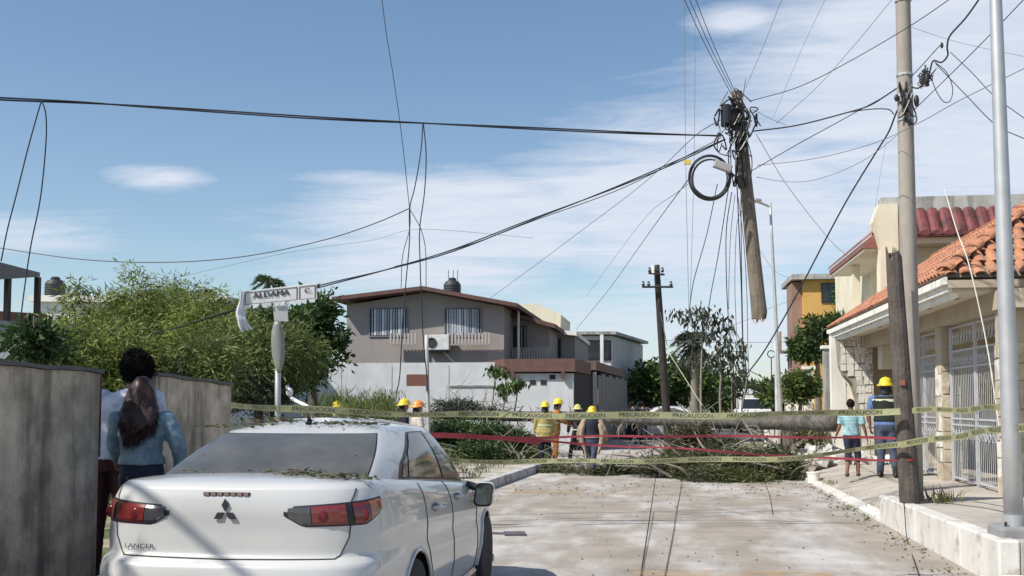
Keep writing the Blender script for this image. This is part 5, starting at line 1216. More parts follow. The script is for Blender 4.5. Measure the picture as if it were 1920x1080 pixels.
# curved shield below the plate: torn plastic sheet round the post
m = MB(); rgs = []
for (y, w_) in ((602, 6), (612, 9), (625, 12), (645, 13), (665, 12.5), (680, 10), (692, 6), (700, 3)):
    c = 520+(y-600)*.03; rgs.append([P(c+w_*math.cos(a), y, DS-.05-.06*math.sin(a)) for a in [math.pi*i/8 for i in range(9)]]+[P(c+w_*math.cos(a)*.97, y, DS-.045-.05*math.sin(a)) for a in [math.pi*i/8 for i in range(8, -1, -1)]])
m.rings(rgs).build('plastic_wrap', M('cloudy_plastic', (.33, .35, .31), .35, var=.1, trans=.3), sn, smooth=True)
rag = MB()
for (k, off, x0, x1) in ((0, 0, 455, 449), (1, .03, 460, 455), (2, .05, 464, 458)):
    pts = [(x0, 546), (x0-3, 565), (x1-2, 585), (x1, 600), (x1+3+k*4, 615), (x1+6+k*5, 624-k*3)]
    wds = [2, 3.5, 5, 4.5, 3.5, 1]; L_ = [P(x-w_, y, DS-.08+off+.02*math.sin(y)) for (x, y), w_ in zip(pts, wds)]; R2 = [P(x+w_, y, DS-.08+off+.02*math.cos(y)) for (x, y), w_ in zip(pts, wds)]
    L_, R2 = catmull(L_, 4), catmull(R2, 4)
    for i in range(len(L_)-1):
        Mi0 = L_[i].lerp(R2[i], .5)-FWD*.03; Mi1 = L_[i+1].lerp(R2[i+1], .5)-FWD*.03
        rag.quad(L_[i], Mi0, Mi1, L_[i+1]); rag.quad(Mi0, R2[i], R2[i+1], Mi1)
o = rag.build('torn_plastic', M('white_plastic_film', (.72, .73, .76), .35, var=.1, trans=.35), sn, smooth=True)
rag = MB()
for k in range(10):
    x = 460+k*13+rnd.uniform(-4, 4); f_ = 574-(x-455)*13/140
    rag.poly([P(x, f_-2, DS-.07), P(x+13, f_-3, DS-.075), P(x+11, f_+rnd.uniform(2, 7), DS-.08), P(x+2, f_+rnd.uniform(3, 9), DS-.075)])
rag.build('plastic_shreds', MATS['white_plastic_film'], sn)
bp = thing('bent_pipe', 'bent white pipe lying slanted in the weeds beside the street sign', 'pipe', gz(560, 15.5, .12))
MB().tube(catmull([P(538, 722, 15.5), P(543, 740, 15.5), P(552, 750, 15.4), P(572, 760, 15.2), P(592, 772, 15.1)], 5), .028, 8).build('tube', M('white_pipe'), bp, smooth=True); MB().ell(P(543, 735, 15.45), .055, .05, .07, 10, 6).build('joint', M('white_pipe'), bp)
# ------------------------------------------------------------------ barrier tape
def tape(label, pts, wd, mat, text=None, wob=.012, tm=None, group=None, name='barrier_tape', seg=8):
    q_ = catmull(pts, seg); m = MB(); L_ = []; R_ = []; d = [0]
    for a, b in zip(q_[:-1], q_[1:]): d.append(d[-1]+(b-a).length)
    for i, p in enumerate(q_):
        tw = .9*math.sin(d[i]*1.9+pts[0].x)*math.sin(d[i]*.7); v = Vector((0, 0, 1))*math.cos(tw*.9)*wd/2 + FWD*math.sin(tw*.9)*wd/2
        p = p+Vector((0, 0, wob*math.sin(d[i]*3.1))); L_.append(p-v); R_.append(p+v)
    for i in range(len(q_)-1): m.quad(L_[i], L_[i+1], R_[i+1], R_[i])
    t = thing(name, label, 'barrier tape', pts[0], group); m.build('band', mat, t)
    if text:
        vs, fs = text_geo(text, 1.0); w0 = min(v.x for v in vs); w1 = max(v.x for v in vs); h = max(v.y for v in vs)-min(v.y for v in vs); k = wd*.62/h*1.0
        tmx = MB(); s0 = .15; tot = d[-1]; W_ = (w1-w0)*k*1.1
        import bisect
        while s0+W_ < tot:
            base = len(tmx.v)
            for v in vs:
                s = s0+(v.x-w0)*k*1.1; i = min(len(d)-2, max(0, bisect.bisect_right(d, s)-1)); f = (s-d[i])/max(1e-6, d[i+1]-d[i]); y = .5+v.y*k/wd
                a = L_[i].lerp(L_[i+1], f); b = R_[i].lerp(R_[i+1], f); c = a.lerp(b, y); tv = (L_[i+1]-L_[i]).cross(b-a).normalized(); tv = tv if tv.dot(c-Vector((0, 0, HC))) < 0 else -tv
                tmx.v.append(tuple(c+tv*.004))
            tmx.f += [tuple(j+base for j in f_) for f_ in fs]; s0 += W_+wd*2.2
        tmx.build('printed_words', tm or badge, t, kind='stuff')
    return t
ytape = M('yellow_tape', (.37, .37, .195), .5, var=.1, scale=4, trans=.3); rtape = M('red_tape', (.33, .05, .07), .45, var=.12, trans=.3)
tape('upper yellow barrier tape from the left wall to the street sign post', [P(298, 752, 9.3), P(340, 757, 10.3), P(430, 761, 12), P(519, 764, 12.9)], .075, ytape, 'PRECAUCION')
tape('upper yellow barrier tape stretched across the whole street from sign post to steel lamp post', [P(524, 766, 12.9), P(700, 774, 13.2), P(900, 778, 13.6), P(1100, 779, 13.8), P(1300, 779, 13.8), P(1500, 776, 13.6), P(1688, 770, 13.2)], .085, ytape, 'PRECAUCION')
tape('short right stretch of upper yellow tape between broken stub and steel lamp post', [P(1710, 770, 13.2), P(1800, 768, 11.8), P(1888, 763, 9.9)], .07, ytape, 'PRECAUCION')
tape('lower yellow barrier tape across the street behind the car', [P(700, 846, 14.5), P(850, 862, 14.4), P(1000, 866, 14.4), P(1150, 864, 14.4), P(1300, 863, 14.4), P(1450, 860, 14.2), P(1560, 850, 13.9), P(1690, 833, 13.2)], .072, ytape, 'PRECAUCION')
tape('lower right yellow tape rising from the broken stub past the gate to the frame edge', [P(1690, 834, 13.2), P(1780, 820, 12), P(1890, 803, 9.9), P(1990, 792, 9)], .08, ytape, 'PRECAUCION')
tape('upper red barrier tape strung behind the car across the street', [P(790, 812, 15), P(830, 815, 15.1), P(1000, 820, 15.3), P(1150, 818, 15.5), P(1350, 818, 15.5), P(1550, 820, 14.8), P(1690, 822, 13.5)], .036, rtape, None, .008)
tape('wide twisted red tape just right of the car side windows', [P(800, 816, 15.1), P(880, 820, 15.2), P(960, 822, 15.3), P(1010, 828, 15.4)], .075, rtape, None, .015)
tape('lower sagging red barrier tape ending at the broken stub', [P(960, 822, 15.3), P(1080, 832, 15.4), P(1250, 840, 15.4), P(1400, 850, 15.2), P(1560, 860, 14.6), P(1700, 862, 13.3), P(1716, 856, 13.2)], .032, rtape, None, .008)
# ------------------------------------------------------------------ wires
def wire(label, pts, D, r=.012, mat=None, group=None, name='cable', per=8, strands=1, sep=.05):
    n = len(pts); DD = D if isinstance(D, (list, tuple)) else [D]*n
    if len(DD) == 2 and n != 2: DD = [DD[0]+(DD[1]-DD[0])*i/(n-1) for i in range(n)]
    P3 = [P(x, y, d) for (x, y), d in zip(pts, DD)]; q_ = catmull(P3, per)
    m = MB()
    for s in range(strands):
        off = sep*(s-(strands-1)/2)
        m.tube([p+Vector((0, off*math.cos(i*.15), off*math.sin(i*.15+s))) if strands > 1 else p for i, p in enumerate(q_)], r*.62, 5)
    o = m.build(name, mat or wirem); tag(o, label, 'cable', group); return o
wire('thick main cable bundle crossing the sky from the left edge to the hanging pole', [(-60, 182), (0, 185), (150, 191), (300, 201), (600, 222), (795, 232), (1000, 241), (1200, 249), (1352, 254)], [11, 15], .016, strands=2, sep=.03)
wire('thick cable from the hanging pole curving up right to the concrete pole', [(1413, 246), (1495, 235), (1589, 211), (1630, 198), (1660, 180), (1690, 160)], [15, 13.8], .017)
wire('slack black cable joining the concrete pole below the clamps', [(1589, 211), (1630, 205), (1665, 205), (1676, 214)], [14.3, 13.8], .013)
wire('left strand of the two cables hanging down at the left edge', [(78, 188), (70, 215), (52, 280), (32, 360), (14, 430), (2, 490)], 11.6, .012)
wire('right strand of the two cables hanging down at the left edge', [(78, 188), (86, 215), (86, 270), (76, 370), (58, 460), (46, 540), (36, 620)], 11.5, .012)
wire('cable hanging from the main bundle above the gable house, left strand', [(793, 232), (789, 285), (778, 350), (768, 392), (768, 450), (762, 520), (755, 600), (750, 700), (744, 735)], 13.2, .012)
wire('cable hanging from the main bundle above the gable house, right strand', [(794, 232), (799, 290), (796, 360), (787, 430), (788, 500), (790, 560), (794, 640), (800, 700), (803, 740)], 13.1, .012)
wire('thin cable swinging between the two hanging strands over the gable roof', [(768, 392), (780, 412), (790, 432), (798, 470), (799, 540)], 13.2, .008)
wire('thin loose wire hanging straight beside the gable ridge', [(769, 395), (768, 430), (755, 480), (752, 540)], 13.4, .008)
wire('low sagging cable from the left edge rising to the hanging strands', [(-40, 458), (0, 465), (150, 486), (300, 492), (450, 482), (600, 452), (700, 420), (770, 390)], [17, 13.2], .011)
wire('faint thin wire sagging across the left sky to the low cable', [(310, 526), (420, 500), (560, 470), (700, 450), (790, 430), (1000, 446)], 24, .007, wireg)
wire('thick twin cable falling from the hanging pole down left past the street sign', [(1360, 262), (1280, 298), (1150, 352), (1000, 410), (850, 470), (720, 508), (600, 537), (445, 579), (300, 622), (150, 655), (50, 668)], [15, 13.5], .014, strands=2, sep=.035)
wire('second cable above the twin cable from the pole down to the gable roof', [(1352, 258), (1250, 312), (1150, 360), (1000, 414), (900, 452), (800, 484), (740, 500)], [15, 13], .009)
wire('thin wire dropping from the top edge to the hanging strands', [(714, -20), (724, 60), (740, 160), (755, 270), (768, 392)], 13.5, .008)
for i, (x0, x1, D) in enumerate(((1279, 1371, 15), (1289, 1376, 15.1), (1301, 1380, 15.3))):
    wire(['leftmost', 'middle', 'rightmost'][i]+' of the three steep wires from the top edge to the hanging pole top', [(x0, -10), ((x0+x1)/2-2, 85), (x1, 176)], [14, D], .008)
wire('left one of two straight thin vertical lines left of the cable coil', [(1283, -10), (1284, 150), (1286, 320), (1289, 470), (1292, 600)], 20, .008, wireg)
wire('right one of two straight thin vertical lines left of the cable coil', [(1303, -10), (1303, 150), (1301, 320), (1297, 470), (1293, 600)], 20, .007, wireg)
wire('diagonal thin line crossing the sky from the pole to the roof of the white house', [(1350, 225), (1303, 255), (1243, 312), (1180, 365), (1080, 440), (1000, 500), (918, 560)], [15, 40], .011)
wire('lower diagonal thin line from the coil down to the flat roofed house', [(1292, 335), (1240, 405), (1190, 475), (1140, 545), (1080, 618)], [16, 46], .014)
wire('faint diagonal line right of the dark pole top', [(1290, 345), (1200, 420), (1100, 555)], [16, 50], .01, wireg)
for i, (pts, r) in enumerate((([(1345, 345), (1325, 440), (1300, 530), (1291, 600), (1288, 640)], .010), ([(1366, 352), (1348, 470), (1333, 550), (1327, 590)], .010), ([(1372, 360), (1362, 430), (1362, 520), (1366, 600), (1374, 680), (1380, 760)], .011),
        ([(1378, 365), (1370, 440), (1367, 520), (1366, 580)], .007), ([(1382, 350), (1386, 440), (1390, 540), (1393, 640), (1402, 720)], .013), ([(1384, 370), (1394, 450), (1400, 540), (1402, 640), (1404, 700)], .008), ([(1389, 370), (1390, 470), (1392, 590), (1394, 700), (1390, 770)], .010), ([(1395, 390), (1382, 420), (1378, 520), (1380, 600), (1384, 690)], .007))):
    wire(['leftmost slanting cable hanging from under the coil to the sapling crown', 'second slanting cable from the left hanging below the coil', 'long curved cable hanging down past the dark sapling', 'short thin cable hanging between the curved ones below the snapped pole', 'thick cable hanging nearest the left side of the broken pole', 'cable bowing out to the right beside the broken pole butt', 'straight vertical cable hanging behind the thick one', 'faint thin cable hanging in the middle of the bundle'][i], pts, DH+.1*i-.2, r, group='loose cables hanging down from the snapped pole')
wire('rising wire from the hanging pole top to the upper right edge', [(1405, 190), (1500, 162), (1600, 111), (1709, 47), (1790, -8)], [15, 12], .009)
wire('faint wire from the top edge above the concrete pole down left to the snapped pole', [(1676, -5), (1600, 87), (1530, 165), (1455, 232)], [12, 15], .006, wireg)
wire('long straight wire rising right from the snapped pole across the concrete pole', [(1410, 320), (1500, 268), (1600, 213), (1690, 160), (1760, 88), (1766, 84)], [15, 13], .010)
wire('heavy black cable swinging down from the concrete pole clamp to the street', [(1690, 190), (1678, 218), (1665, 250), (1640, 290), (1590, 372), (1545, 455), (1490, 560), (1435, 655), (1398, 705)], [13.7, 17], .019)
wire('heavy wavy black cable coming from the top right edge to the concrete pole', [(1845, -15), (1812, 32), (1782, 66), (1776, 88), (1777, 104), (1765, 117), (1750, 114), (1744, 132), (1738, 152), (1722, 165), (1708, 163)], [11.5, 13.7], .017)
wire('thin cable loop hanging right of the concrete pole clamps', [(1752, 116), (1775, 136), (1786, 165), (1782, 188), (1770, 191), (1756, 172), (1746, 146)], 13, .009)
kn = MB()
for k in range(26): kn.tube(catmull([P(1735+rnd.gauss(0, 7), 145+rnd.gauss(0, 9), 13.3) for _ in range(4)], 3), .006, 4)
kn.ell(P(1738, 150, 13.3), .03, .03, .09); kn.ell(P(1766, 85, 13.0), .02, .02, .04)
tag(kn.build('cable_knot', wirem), 'tangled knot of cable ends just right of the concrete pole', 'cable knot', kind='stuff')
wire('wire falling right from the cable knot to the steel lamp post', [(1782, 98), (1822, 136), (1864, 180), (1925, 225)], [13, 11], .008)
wire('lower wire falling right from the cable knot behind the steel lamp post', [(1755, 120), (1808, 175), (1866, 233), (1925, 262)], [13, 11], .009)
wire('straight wire rising right from behind the concrete pole to the top right corner', [(1715, 205), (1800, 122), (1864, 57), (1930, -12)], [14, 11], .009)
wire('upper wire of the low sagging pair from snapped pole to right edge', [(1420, 310), (1530, 297), (1640, 268), (1720, 232), (1800, 188), (1925, 126)], [15, 11], .008, wireg)
wire('lower wire of the low sagging pair from snapped pole to concrete pole', [(1418, 332), (1480, 341), (1540, 334), (1620, 300), (1700, 240)], [15, 13.8], .007, wireg)
wire('thin diagonal wire from the snapped pole down right to the cream house canopy', [(1418, 252), (1479, 352), (1558, 452), (1592, 482)], [15, 24], .008, wireg)
wire('short wire curve from the snapped pole top toward the right cable', [(1410, 205), (1450, 225), (1475, 235)], 15, .006, wireg)
wire('thin grey wire far left of the concrete pole from the top edge', [(1467, -5), (1430, 90), (1398, 165)], [13, 15], .005, wireg)
wire('faint wire from top edge between the snapped pole and concrete pole', [(1549, -5), (1500, 100), (1450, 220)], [16, 22], .005, wireg)
wire('faint nearly level wire high on the right sky', [(1705, 50), (1800, 80), (1925, 107)], 16, .005, wireg)
wire('faint vertical wire just left of the broken stub top', [(1662, 265), (1650, 330), (1634, 440)], 20, .005, wireg)
wire('pale rope running from the near roof down to the pavement by the steel post', [(1771, 355), (1795, 435), (1818, 500), (1850, 645), (1872, 790), (1890, 915)], [12.5, 10.8], .011, ropem)
wire('yellow guy wire of the dark utility pole slanting down right', [(1250, 655), (1285, 710), (1316, 760)], [32, 30], .018, M('guy_yellow', (.45, .43, .3), .6))
wire('level pair of distant street wires right of the dark pole', [(1240, 638), (1350, 642), (1500, 640), (1640, 630)], [32, 40], .012, wireg)
wire('distant wire sagging between the dark pole and the ochre building', [(1245, 655), (1400, 600), (1450, 575), (1520, 553)], [32, 44], .010, wireg)
wire('distant wire loop right of the thin street lamp', [(1425, 470), (1450, 505), (1478, 520), (1505, 512)], 36, .010, wireg)
wire('distant low cables sagging beside the short grey pole', [(1395, 690), (1425, 705), (1455, 720), (1470, 722)], 33, .02)
# cable on the ground and draped over the kerb
gp = [(4.1, 19.6, .31), (3.7, 17.5, .285), (3.25, 15.6, .16), (3.1, 15.0, .37), (2.84, 13.6, .36), (2.78, 13.2, .01), (2.45, 11.3, .01), (2.1, 9.3, .01), (1.9, 8.0, .01)]
o = MB().tube(catmull(gp, 6), .006, 5).build('fallen_cable', wirem); tag(o, 'thin black cable lying over the right pavement and tall white kerb onto the road', 'cable')
for lab, pts in (('black cable lying on the road beside the centre joint', [(1278, 905), (1274, 930), (1268, 960), (1262, 1000), (1246, 1082)]), ('short black cable end on the road below the branch heap', [(1434, 905), (1443, 930), (1449, 965)]), ('pale grey cable along the road left of the centre joint', [(1225, 960), (1220, 990), (1212, 1030), (1202, 1082)])):
    gg = []
    for x, y in pts: d = ray(x, y); s = -(HC-.012)/d.z; gg.append(Vector((0, 0, HC))+d*s)
    o = MB().tube(catmull(gg, 5), .004 if 'pale' not in lab else .003, 5).build('fallen_cable', M('dusty_cable', (.07, .065, .06), .8)); tag(o, lab, 'cable')
# dark flat scrap on the road right of the car
c = P(965, 1000, 13.2); sc_ = MB().obox((c.x, c.y, .012), .13, .16, .01, .2).obox((c.x-.24, c.y+.02, .01), .14, .05, .008, -.1); tag(sc_.build('cardboard_scrap', M('scrap', (.10, .085, .10), .8)), 'dark flat scrap lying on the road right of the car', 'scrap')
# ------------------------------------------------------------------ vehicles far down the street
car2 = copy_tree(car); car2.name = 'silver_saloon_car'; c = P(1248, 757, 50)
car2.location = (c.x+2.1, c.y, 0); car2.rotation_euler = (0, 0, R(92)); car2['label'] = 'distant pale saloon parked crosswise beyond the fallen trunk, beside the dark pole'
def work_truck():
    c = P(1420, 757, 58); t = thing('work_truck', 'white work truck with overhead rack seen far down the street', 'truck', (c.x, c.y, 0)); x, y = c.x, c.y
    wt = M('truck_white', (.72, .72, .72), .4)
    m = MB(); rg_ = []
    for (yy, hw, z0, z1) in ((0, .8, .75, 1.0), (.15, .92, .45, 1.18), (1.3, .95, .45, 1.28), (1.6, .96, .45, 1.3), (5.2, .96, .5, 1.3)):
        rg_.append([(x-hw, y+yy, z0), (x+hw, y+yy, z0), (x+hw, y+yy, z1-.08), (x+hw-.1, y+yy, z1), (x-hw+.1, y+yy, z1), (x-hw, y+yy, z1-.08)])
    m.rings(rg_).build('body', wt, t)
    m = MB(); m.rings([[(x-.85, y+1.35, 1.27), (x+.85, y+1.35, 1.27), (x+.85, y+3.2, 1.27), (x-.85, y+3.2, 1.27)], [(x-.7, y+1.85, 1.92), (x+.7, y+1.85, 1.92), (x+.72, y+3.0, 1.92), (x-.72, y+3.0, 1.92)]]).build('cab', wt, t)
    MB().hexa([(x-.74, y+1.37, 1.33), (x+.74, y+1.37, 1.33), (x+.74, y+1.40, 1.33), (x-.74, y+1.40, 1.33), (x-.64, y+1.79, 1.86), (x+.64, y+1.79, 1.86), (x+.64, y+1.83, 1.86), (x-.64, y+1.83, 1.86)]).build('windscreen', glassd, t)
    r = MB()
    for yy in (1.9, 5.0): r.tube([(x-.9, y+yy, 1.3), (x-.9, y+yy, 2.12), (x+.9, y+yy, 2.12), (x+.9, y+yy, 1.3)], .035, 6)
    for sx in (-.9, .9): r.tube([(x+sx, y+1.6, 2.12), (x+sx, y+5.2, 2.12)], .035, 6)
    r.build('rack', darkmet, t); MB().box(x-.8, x+.8, y+3.3, y+5.1, 1.31, 2.45).build('cargo_box', wt, t, bevel=.06)
    for sx in (-.9, .9):
        for yy in (.9, 4.3): MB().lathe([(.2, -.1), (.36, -.1), (.38, 0), (.36, .1), (.2, .1)], (x+sx*.95, y+yy, .38), 20, 'X').build('wheel', rubber, t)
    for sx in (-.65, .65): MB().ell((x+sx, y+.08, .95), .14, .06, .08).build('headlamp', M('headlamp_lens'), t)
    MB().box(x-.45, x+.45, y+.05, y+.14, .72, .92).build('grille', trimb, t)
work_truck()
# ------------------------------------------------------------------ people
def cloth(name, col, **k): return M('cloth_'+name, col, .85, var=.16, scale=9, coords='OBJ', bump=.25, bscale=30, **k)
skin_d = M('skin_dark', (.20, .10, .06), .55, var=.05); hairb = M('hair_black', (.006, .005, .005), .75, var=.2, scale=30, spec=.2); haira = M('hair_auburn', (.026, .0075, .005), .5, var=.35, scale=30, streak=((.05, .014, .01), .4, 30))
helm_y = M('helmet_yellow', (.72, .56, .03), .35, var=.04); helm_o = M('helmet_orange', (.75, .28, .06), .35, var=.04); helm_p = M('helmet_pale', (.62, .62, .18), .4, var=.04)
reflm = M('reflective_strip', (.60, .62, .42), .5, var=.05); bootm = M('boot_black', (.015, .015, .016), .6, var=.1)
def person(label, px_, ytop, D, gz_, face=0, top=None, top_lo=.92, sleeve=1.0, flare=0, pants=None, pants_lo=.06, sleeve_mat=None, hat=None, hair=None, long_hair=False,
           LE=(-.27, .02, 1.14), LW=(-.29, .10, .90), RE=(.27, .02, 1.14), RW=(.29, .10, .90), LK=(-.10, .03, .48), LA=(-.11, 0, .08), RK=(.10, .03, .48), RA=(.11, 0, .08),
           lean=(0, 0), bulk=1.0, strips=(), shoes=bootm, skinm=skin, vest=None, height=None, head_off=(0, 0), group=None, vox=.024, afro=1.0, px_is_foot=False, tailc=None, stripe=None):
    bx, by = XY(px_, D); ztop = P(px_, ytop, D).z; hgt = height or (ztop-gz_); extra_ = .07 if hat else (.02 if hair else 0); k = hgt/(1.75+extra_)
    t = thing('person', label, 'person', (bx, by, gz_), group); rot = Matrix.Rotation(face-YAW*0, 3, 'Z')
    def lv(p): return Vector((p[0], p[1], p[2]))
    def sh(z): f_ = max(0, z-.95)/.6; return Vector((lean[0]*f_, lean[1]*f_, -abs(lean[1])*f_*.3))
    def T(o_): # scale/rotate a mesh in place
        me = o_
        for v in me.vertices: v.co = rot @ (v.co*k)
        me.update(); return me
    def add(name, me, mat, par=t):
        o = bpy.data.objects.new(name, T(me)); COL.objects.link(o); o.parent = par; o.data.materials.clear(); o.data.materials.append(mat); return o
    SH = (Vector((-.185*bulk, 0, 1.40))+sh(1.4), Vector((.185*bulk, 0, 1.40))+sh(1.4))
    E = [lv(LE)+sh(1.2), lv(RE)+sh(1.2)]; Wd = [lv(LW)+sh(1.1), lv(RW)+sh(1.1)]; HP = [Vector((-.09, 0, .90)), Vector((.09, 0, .90))]; Kn = [lv(LK), lv(RK)]; An = [lv(LA), lv(RA)]
    tors = [(.84, .135, .095), (.92, .165, .115), (1.0, .155, .108), (1.12, .138, .098), (1.25, .155, .108), (1.36, .178, .112), (1.43, .155, .095), (1.48, .07, .065)]
    def torso(mb, grow, zlo, zhi, fl=0, n=16):
        rg_ = []
        zs = [z for z, _, _ in tors if zlo < z < zhi]; zs = [zlo]+zs+[zhi]
        for z in zs:
            rx = lerpt([(a, b) for a, b, c in tors], z); ry = lerpt([(a, c) for a, b, c in tors], z)
            fz = fl*max(0, 1.2-z); c = sh(z)
            rg_.append([Vector((c.x+(rx*bulk+grow+fz)*math.cos(a), c.y+(ry*bulk+grow+fz)*math.sin(a), z+c.z)) for a in [2*math.pi*i/n for i in range(n)]])
        mb.rings(rg_)
    def limb(mb, a, b, c, r0, r1, r2, f_=1.0):
        if f_ >= .999: pts = catmull([a, b, c], 5); rr = [r0+(r1-r0)*i/5 if i <= 5 else r1+(r2-r1)*(i-5)/5 for i in range(11)]
        else:
            pts = catmull([a, b, c], 5); n_ = max(2, int(10*f_)+1); pts = pts[:n_]; rr = ([r0+(r1-r0)*i/5 if i <= 5 else r1+(r2-r1)*(i-5)/5 for i in range(11)])[:n_]
        mb.tube(pts, rr, 9)
    # body
    m = MB(); torso(m, 0, .84, 1.48)
    for i in (0, 1):
        limb(m, SH[i], E[i], Wd[i], .052, .041, .029); limb(m, HP[i], Kn[i], An[i], .088, .058, .042)
        m.ell(SH[i], .062, .06, .06, 8, 6)
        f_ = An[i]+Vector((0, .06, -.035)); m.ell(f_, .046, .13, .042, 10, 6)
    hc = Vector((head_off[0], .015+head_off[1], 1.635))+sh(1.6); m.tube([Vector((0, 0, 1.42))+sh(1.42), hc-Vector((0, .01, .06))], [.062, .055], 10)
    m.ell(hc, .077, .097, .115, 14, 10); m.ell(hc+Vector((0, .09, -.02)), .015, .024, .026, 6, 5); m.ell(hc+Vector((0, .04, -.075)), .045, .045, .04)
    for s in (-1, 1): m.ell(hc+Vector((s*.078, -.005, -.01)), .012, .022, .032, 6, 5)
    me = remesh(m, .016 if D < 12 else .02)
    # hands: palm, four unequal fingers and a thumb, lightly curled
    hb = MB()
    for i in (0, 1):
        d = (Wd[i]-E[i]).normalized(); sdx = Vector((-1 if i == 0 else 1, 0, 0)); fr_ = d.cross(sdx).normalized(); fr_ = fr_ if fr_.y > 0 else -fr_; pc = Wd[i]+d*.05; mm = Matrix((sdx, fr_, d)).transposed()
        hb.ell(pc, .018, .042, .052, 8, 6, m=mm)
        for j, ln in enumerate((.07, .08, .076, .06)):
            a = pc+d*.04+fr_*(.030-.02*j); hb.tube([a, a+d*ln*.5-sdx*.006, a+d*ln*.85-sdx*.022, a+d*ln*.98-sdx*.038], [.0095, .009, .0085, .006], 6)
        a = pc-d*.02+fr_*.032; hb.tube([a, a+fr_*.028+d*.022, a+fr_*.036+d*.055-sdx*.01], [.012, .011, .008], 6)
    bme = bmesh.new(); bme.from_mesh(me); hm = hb.mesh(); bme.from_mesh(hm); bme.to_mesh(me); bme.free(); me.shade_smooth()
    add('body', me, skinm)
    wr = .010 if D > 12 else .017
    if D < 12: vox = .015
    if pants:
        m = MB(); torso(m, .014, .83, 1.05)
        fr2 = 1.0-pants_lo if pants_lo > .2 else 1.0
        for i in (0, 1): limb(m, HP[i], Kn[i], An[i]+Vector((0, 0, .02)), .104, .078, .066, fr2)
        add('trousers', remesh(m, vox, wr), pants)
    if top:
        m = MB(); torso(m, .020, top_lo, 1.475, flare)
        if sleeve_mat is None:
            for i in (0, 1): (limb(m, SH[i], E[i], Wd[i], .082, .066, .050, sleeve), m.ell(SH[i]+Vector((0, 0, .005)), .082, .078, .076, 10, 7))
        ja = add('jacket' if sleeve > .8 else 'shirt', remesh(m, vox, wr), top)
        if sleeve_mat is not None:
            for i in (0, 1):
                m = MB(); limb(m, SH[i], E[i], Wd[i], .078, .066, .052, sleeve); m.ell(SH[i], .08, .075, .07)
                add('sleeve', remesh(m, vox, wr), sleeve_mat)
        for (z, w_, mt) in strips:
            rx = lerpt([(a, b) for a, b, c in tors], z)*bulk+.034+flare*max(0, 1.2-z); ry = lerpt([(a, c) for a, b, c in tors], z)*bulk+.034+flare*max(0, 1.2-z); c = sh(z); m = MB()
            m.rings([[Vector((c.x+(rx+e)*math.cos(a), c.y+(ry+e)*math.sin(a), z+dz)) for a in [2*math.pi*i/20 for i in range(20)]] for dz, e in ((-w_/2, 0), (-w_/2, .006), (w_/2, .006), (w_/2, 0))], cap=False)
            add('strip', m.mesh(), mt)
    if vest:
        m = MB(); torso(m, .04, 1.0, 1.46); add('vest', remesh(m, vox, .006), vest)
    if tailc:   # loose coat tails or braces hanging at the sides
        m = MB()
        for s, ln in ((-1, .95), (1, .62)):
            m.tube(catmull([Vector((s*.2, -.05, 1.36))+sh(1.3), Vector((s*.27, -.06, 1.1)), Vector((s*.24, -.05, .85)), Vector((s*.17, -.06, .6)), Vector((s*.15, -.05, .55-.4*(ln > .8)))], 4), [.05, .07, .08, .085, .08, .08, .08, .075, .07, .06, .05, .045, .04, .035, .03, .03, .025], 7)
        add('open_jacket', remesh(m, vox, .02), tailc)
    for i in (0, 1):
        m = MB(); f_ = An[i]+Vector((0, .055, -.038)); m.ell(f_, .054, .145, .048, 12, 8)
        if shoes is bootm: m.tube([An[i]+Vector((0, 0, -.02)), An[i]+Vector((0, 0, .14))], [.058, .06], 10)
        add('shoe', remesh(m, .018), shoes)
    if hat:
        m = MB(); c = hc+Vector((0, -.0, .035)); rg_ = []
        for r_, h_ in ((.158, -.012), (.165, -.002), (.128, .012), (.122, .04), (.112, .075), (.088, .108), (.05, .126), (.012, .132)):
            rg_.append([c+Vector((r_*.90*math.cos(a), r_*1.05*math.sin(a)-(.03 if (r_ > .15 and math.sin(a) < 0) else 0), h_-(.02 if (r_ > .15 and math.sin(a) < 0) else 0))) for a in [2*math.pi*i/20 for i in range(20)]])
        m.rings(rg_); hh = add('helmet', m.mesh(), hat); hh.data.shade_smooth()
        m = MB().tube([c+Vector((0, y_, .075+.06*math.cos(y_*14))) for y_ in (-.11, -.06, 0, .06, .11)], .012, 6); add('helmet_ridge', m.mesh(), hat, t)
        m = MB(); m.rings([[hc+Vector((r_*math.cos(a), r_*1.15*math.sin(a)-.01, h_)) for a in [math.pi*(1+i/10) for i in range(11)]]+[hc+Vector((r_*.9*math.cos(a), r_*math.sin(a)-.005, h_)) for a in [math.pi*(2-i/10) for i in range(11)]] for r_, h_ in ((.09, .03), (.10, -.06), (.11, -.13))]); add('neck_flap', m.mesh(), bootm)
    if hair:
        m = MB(); m.ell(hc+Vector((0, -.015, .022)), .094*afro, .112*afro, .112*afro, 16, 10)
        if long_hair:
            for (x_, z1, r_) in ((0, 1.24, .075), (-.055, 1.22, .055), (.06, 1.31, .06), (.10, 1.38, .05), (-.10, 1.42, .045)):
                m.tube(catmull([hc+Vector((x_*.6, -.06, .04)), hc+Vector((x_, -.11, -.12)), Vector((x_*1.1+lean[0]*.8, -.145+lean[1]*.8, 1.36)), Vector((x_*1.0-.03+lean[0]*.5, -.15+lean[1]*.5, z1))], 5), [r_*(1-.55*(i/15)**2) for i in range(16)], 8)
        hm_ = remesh(m, .018, .012)
